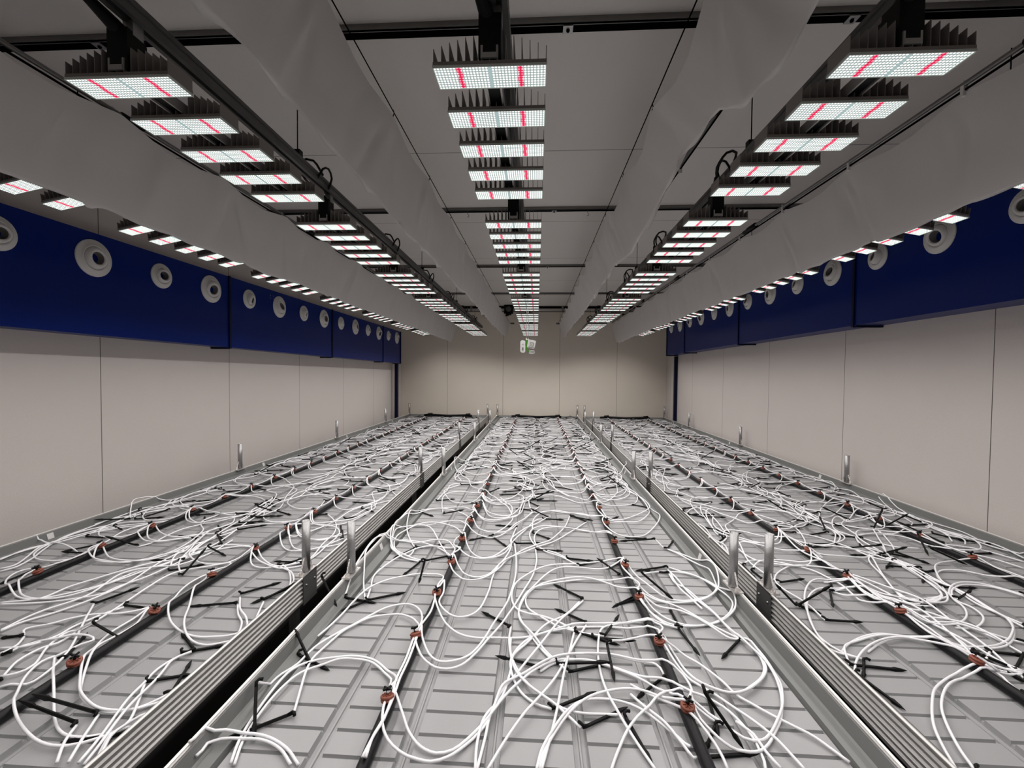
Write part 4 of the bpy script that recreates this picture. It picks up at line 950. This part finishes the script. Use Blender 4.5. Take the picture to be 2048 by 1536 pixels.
for i, (xa, xb, lab, seed, zb, ov, sg) in enumerate(CURT):
    curtain(lab, xa, xb, seed, zb, ov, *sg)
    # wire with little hooks on the edge at xa
    root = empty('curtain_wire', (xa, 0, .972), 'thin steel wire holding one edge of the %s shade curtain' % NAMEC[i], 'wire', 'curtain wires')
    b = MB(); b.tube([(0, -.45, 0), (0, 8.75, 0)], .0022, 6); b.obj('wire', M['slot'], root)
    y = HK0-HKD*2
    while y < 8.6:
        b = MB(); b.tube([(0, y, .004), (.004, y, -.008), (0, y, -.020)], .002, 5); b.obj('hook', M['black'], root); y += HKD
    # rod with white clips and black tube motors on the edge at xb
    ro = {0: -.035, 1: -.03, 2: .065, 3: 0}[i]
    root = empty('curtain_rod', (xb+ro, 0, .975 if i == 0 else .985), 'grey metal rod carrying one edge of the %s shade curtain' % NAMEC[i], 'rod', 'curtain rods')
    b = MB(); b.smooth = True; b.tube([(0, -.45, 0), (0, 8.55, 0)], .0085, 10); b.obj('rod', M['strut'], root)
    b = MB(); b.smooth = True; b.tube([(0, -.45, -.02), (0, 8.55, -.02)], .004, 6); b.obj('hem_bar', M['slot'], root)
    y = HK0-HKD*2+.50
    while y < 8.5:
        b = MB(); b.box(-.007, .007, y-.006, y+.006, -.040, .010); b.obj('clip', M['white'], root); y += HKD
    for y0, l, rr_ in ((1.22 if i == 3 else 1.62, .18 if i == 3 else .1, .020 if i == 3 else .014), (3.0, .17, .017), (4.55, .16, .016), (6.0, .16, .016), (7.4, .15, .016)):
        b = MB(); b.smooth = True; b.tube([(0, y0, 0), (0, y0+.004, 0), (0, y0+l*.62, 0), (0, y0+l*.66, 0), (0, y0+l, 0)], [rr_*.7, rr_, rr_, rr_*.75, rr_*.7], 14); b.obj('sleeve', M['black'], root)

# ------------------------------------------------------------------ ceiling channels, shaft, motor
def strut(y, lab, hooks=()):
    root = empty('ceiling_channel', (0, y, ZC), lab, 'channel', 'metal channels across the ceiling')
    b = MB(); b.box(XL+.02, XR-.02, 0, .006, -.026, 0); b.box(XL+.02, XR-.02, .0, .009, -.026, -.023)
    b.obj('channel_profile', M['strut'], root)
    b = MB(); b.box(XL+.02, XR-.02, .0065, .0440, -.0255, -.001); b.obj('channel_slot_shade', M['slot'], root)  # black fill paints the shade inside the open slot
    for x, kind in hooks:
        if kind == 'p':
            b = MB(); b.box(x-.018, x+.018, .006, .044, -.031, -.0265); b.obj('clamp_plate', M['galv'], root)
            b = MB(); b.lathe([(0, -.006), (.006, -.006), (.007, 0)], 8, Matrix.Translation((x, .025, -.031))); b.obj('clamp_bolt', M['slot'], root)
        else:
            b = MB(); b.smooth = True; b.tube([(x, .02, -.028), (x, .02, -.045), (x+.01, .02, -.055), (x+.006, .02, -.068), (x-.006, .02, -.066)], .003, 6); b.obj('ceiling_hook', M['galv'], root)
strut(-.25, 'metal ceiling channel overhead, out in front of the lamps')
strut(1.625, 'nearest black-slotted metal channel crossing the ceiling', [(.10, 'p'), (1.10, 'p'), (-1.72, 'p')])
strut(3.445, 'second metal channel crossing the ceiling, with hooks', [(-.56, 'h'), (.12, 'p'), (.38, 'h'), (1.5, 'h')])
strut(5.27, 'third metal channel crossing the ceiling', [(.11, 'p')])
strut(7.10, 'farthest metal channel crossing the ceiling', [(.11, 'p')])
root = empty('drive_shaft', (0, 8.55, 1.21), 'grey drive shaft with a black channel crossing near the back wall', 'shaft')
b = MB(); b.smooth = True; b.tube([(XL+.1, 0, 0), (XR-.1, 0, 0)], .014, 10); b.obj('shaft_tube', M['galv'], root)
b = MB(); b.box(XL+.1, XR-.1, .02, .07, .035, .077); b.obj('shaft_channel', M['slot'], root)
b = MB(); b.box(XL+.1, XR-.1, .02, .05, -.035, -.02); b.obj('lower_channel', M['alu_dark'], root)
for x in (-2, -1.3, .48, 1.3, 2.0):
    b = MB(); b.box(x-.02, x+.02, -.012, .012, -.02, .078); b.obj('shaft_bearing', M['strut'], root)
root = empty('shaft_motor', (-.56, 8.45, 1.21), 'black round gear motor hanging on the drive shaft at the back', 'motor')
b = MB(); b.box(-.085, .085, -.05, .06, -.085, .075); b.box(-.05, .05, -.04, .05, -.11, -.085); b.box(-.06, .0, -.03, .03, -.13, -.11); b.obj('gearbox', M['black'], root)
b = MB(); b.smooth = True; b.lathe([(0, .045), (.03, .045), (.03, .03), (.05, .03), (.055, .0)], 20, Matrix.Translation((0, -.05, 0)) @ Matrix.Rotation(PI/2, 4, 'X')); b.obj('motor_cap', M['plate'], root)
for s, x in ((-1, -.50), (1, .40)):
    tag_lab = 'small black end stop holding the %s middle curtain near the back wall' % ('left' if s < 0 else 'right')
    b = MB(); b.box(x-.035, x+.035, 8.72, 8.76, .955, .985); b.box(x-.05 if s < 0 else x+.02, x-.02 if s < 0 else x+.05, 8.66, 8.76, .965, .975)
    tag(b.obj('end_stop', M['plate']), tag_lab, 'bracket', 'curtain end stops')

# ------------------------------------------------------------------ hanging sensor box
root = empty('climate_sensor', (-.083, 4.10, .250), 'white climate sensor box with a green band hanging from the middle light row', 'sensor')
b = MB(); b.smooth = False
def rbox(b, x0, x1, y0, y1, z0, z1, c=.012):
    pr = [(x0+c, z0), (x1-c, z0), (x1, z0+c), (x1, z1-c), (x1-c, z1), (x0+c, z1), (x0, z1-c), (x0, z0+c)]
    b.prism_y(pr, y0, y1)
rbox(b, -.075, -.028, -.05, .05, -.068, .045); case = b.obj('case', M['white'], root)
b = MB(); b.box(-.058, -.045, -.053, -.049, -.048, -.020); b.box(-.056, -.046, -.053, -.049, .002, .008); b.obj('air_slot', M['hole'], case)
b = MB(); pts = [(-.028, .05), (-.010, .045), (-.016, .0), (-.004, -.04), (.012, -.062), (-.004, -.066), (-.024, -.04), (-.030, 0)]
b.prism_y(pts, -.052, .05); b.obj('green_band', M['green'], root)
b = MB(); c0 = MB(); rbox(c0, -.038, .038, -.008, .008, -.038, .038, .006)
fp = c0.obj('face_plate', M['offwhite'], root, (.028, -.045, .010)); fp.rotation_euler = (0, .22, -.25)
b = MB()
for q in ((-.018, .018, .012, .016), (-.018, .018, -.018, -.014), (-.018, -.013, -.014, .012), (.013, .018, -.014, .012), (-.004, .004, -.005, .003)): b.box(q[0]+.006, q[1]+.006, -.0095, -.0075, q[2], q[3])
b.obj('square_mark', M['hole'], fp)
b = MB(); b.box(-.020, .040, -.0095, -.0075, -.032, -.026); b.obj('lower_mark', M['hole'], fp)
b = MB(); rbox(b, .000, .060, -.045, .04, -.078, -.050, .010); b.obj('lower_case', M['offwhite'], root)
b = MB(); b.box(.018, .055, -.055, -.046, -.056, -.048); b.obj('handle', M['white'], root)
b = MB(); rbox(b, -.026, -.010, -.01, .01, .045, .066, .004); rbox(b, -.006, .006, -.01, .01, .045, .062, .003); b.obj('hanger_lug', M['white'], root)
for x in (-.018, .0):
    b = MB(); b.tube([(x, 0, .06), (x*.3-.014, 0, .61)], .0018, 6); b.obj('cord', M['cord'], root)

# ------------------------------------------------------------------ air ducts with jet nozzles
def jet(side, d, parent, x, y, z):
    s = 1 if side < 0 else -1          # +x out of the left duct, -x out of the right
    b = MB(); b.smooth = True
    MX = Matrix.Rotation(s*PI/2, 4, 'Y'); r = d/2
    b.lathe([(r*.60, .002), (r*.62, .014), (r*.70, .018), (r*.72, .010), (r*.97, .008), (r, .004), (r, 0)], 32, MX)
    fl = b.obj('jet_nozzle', M['white'], parent, (x, y, z))
    b = MB(); b.smooth = True; k = r*.60
    b.lathe([(k*1.0, -.01), (k*1.0, .012), (k*.93, .026), (k*.80, .034), (k*.62, .038), (k*.56, .030)], 28, MX)
    b.lathe([(k*.56, .030), (k*.50, .012)], 28, MX)
    ball = b.obj('nozzle_ball', M['white'], fl)
    b = MB(); b.smooth = True; b.lathe([(k*.55, .031), (k*.46, .004), (k*.30, -.012), (0, -.014)], 24, MX)
    h = b.obj('nozzle_throat', M['hole'], fl)
    ry, rz_ = R.uniform(-.28, .28), R.uniform(-.30, .30)
    for o in (ball, h): o.rotation_euler = (0, ry, rz_)
def duct(side, xf, xw, secs, zb, zt, slope, jets, jz, nm):
    for i, (ya, yb) in enumerate(secs):
        ym = (ya+yb)/2; root = empty('air_duct', (xf, ya, zb-slope*(ya-2)), 'blue wall duct section with white jet nozzles, %s along the %s wall' % ('nearest' if i == 0 else ['', 'second', 'third', 'farthest, shortest'][i], nm), 'duct', 'blue air ducts on the side walls')
        z0 = zb-slope*(ya-2)
        b = MB(); x0, x1 = sorted((xf-xf, xw-xf)); L = yb-ya; dz = slope*L; h = zt-zb; g = .004
        b.add([(x0,g,0),(x1,g,0),(x1,L-g,-dz),(x0,L-g,-dz),(x0,g,h),(x1,g,h),(x1,L-g,h-dz),(x0,L-g,h-dz)], [(0,3,2,1),(4,5,6,7),(0,1,5,4),(1,2,6,5),(2,3,7,6),(3,0,4,7)])
        b.obj('duct_body', M['blue'], root)
        s = 1 if side < 0 else -1
        b = MB(); b.box(*(sorted((0, s*.010))), L-.026, L-.002, -dz-.012, h-dz+.004); b.obj('joint_flange', M['bluedark'], root)
        b = MB(); b.box(min(0, xw-xf)+0, max(0, xw-xf), L-.045, L-.012, -dz-.016, -dz-.002); b.obj('wall_bracket', M['bluedark'], root)
        b = MB(); b.smooth = True
        yr = .52 if i == 0 else L*.30
        for a in (0, .028):
            for c in (0, .05): b.lathe([(0, .003), (.003, .0025), (.004, 0)], 8, Matrix.Translation((s*.0005, yr+c, h-.06-a)) @ Matrix.Rotation(s*PI/2, 4, 'Y'))
        b.obj('rivet', M['galv'], root)
        for yj, d in jets:
            if ya < yj < yb: jet(side, d, root, s*.001, yj-ya, jz-.0055*(yj-2)-z0)
LJ = [(2.05-.48*5+.48*k, .175 if k % 2 else .222) for k in range(19) if 2.05-.48*5+.48*k < 8.5]
RJ = [(2.33-.48*5+.48*k, .178 if k % 2 else .215) for k in range(18) if 2.33-.48*5+.48*k < 8.3]
duct(-1, -2.70, XL+.002, [(-.9, 3.72), (3.72, 5.65), (5.65, 7.56), (7.56, 8.54)], .210, .828, .0080, LJ, .672, 'left')
duct(1, 2.42, XR-.002, [(-.9, 3.53), (3.53, 5.46), (5.46, 7.40), (7.40, 8.38)], .392, 1.00, .0080, RJ, .852, 'right')
for nm, x0, x1, y, zt in (('left', -2.775, -2.715, 8.42, .140), ('right', 2.562, 2.616, 8.36, .318)):
    b = MB(); b.box(x0, x1, y-.03, y+.03, ZF, zt); tag(b.obj('blue_post', M['bluedark']), 'slim blue steel post under the far end of the %s duct' % nm, 'post', 'blue posts in the back corners')
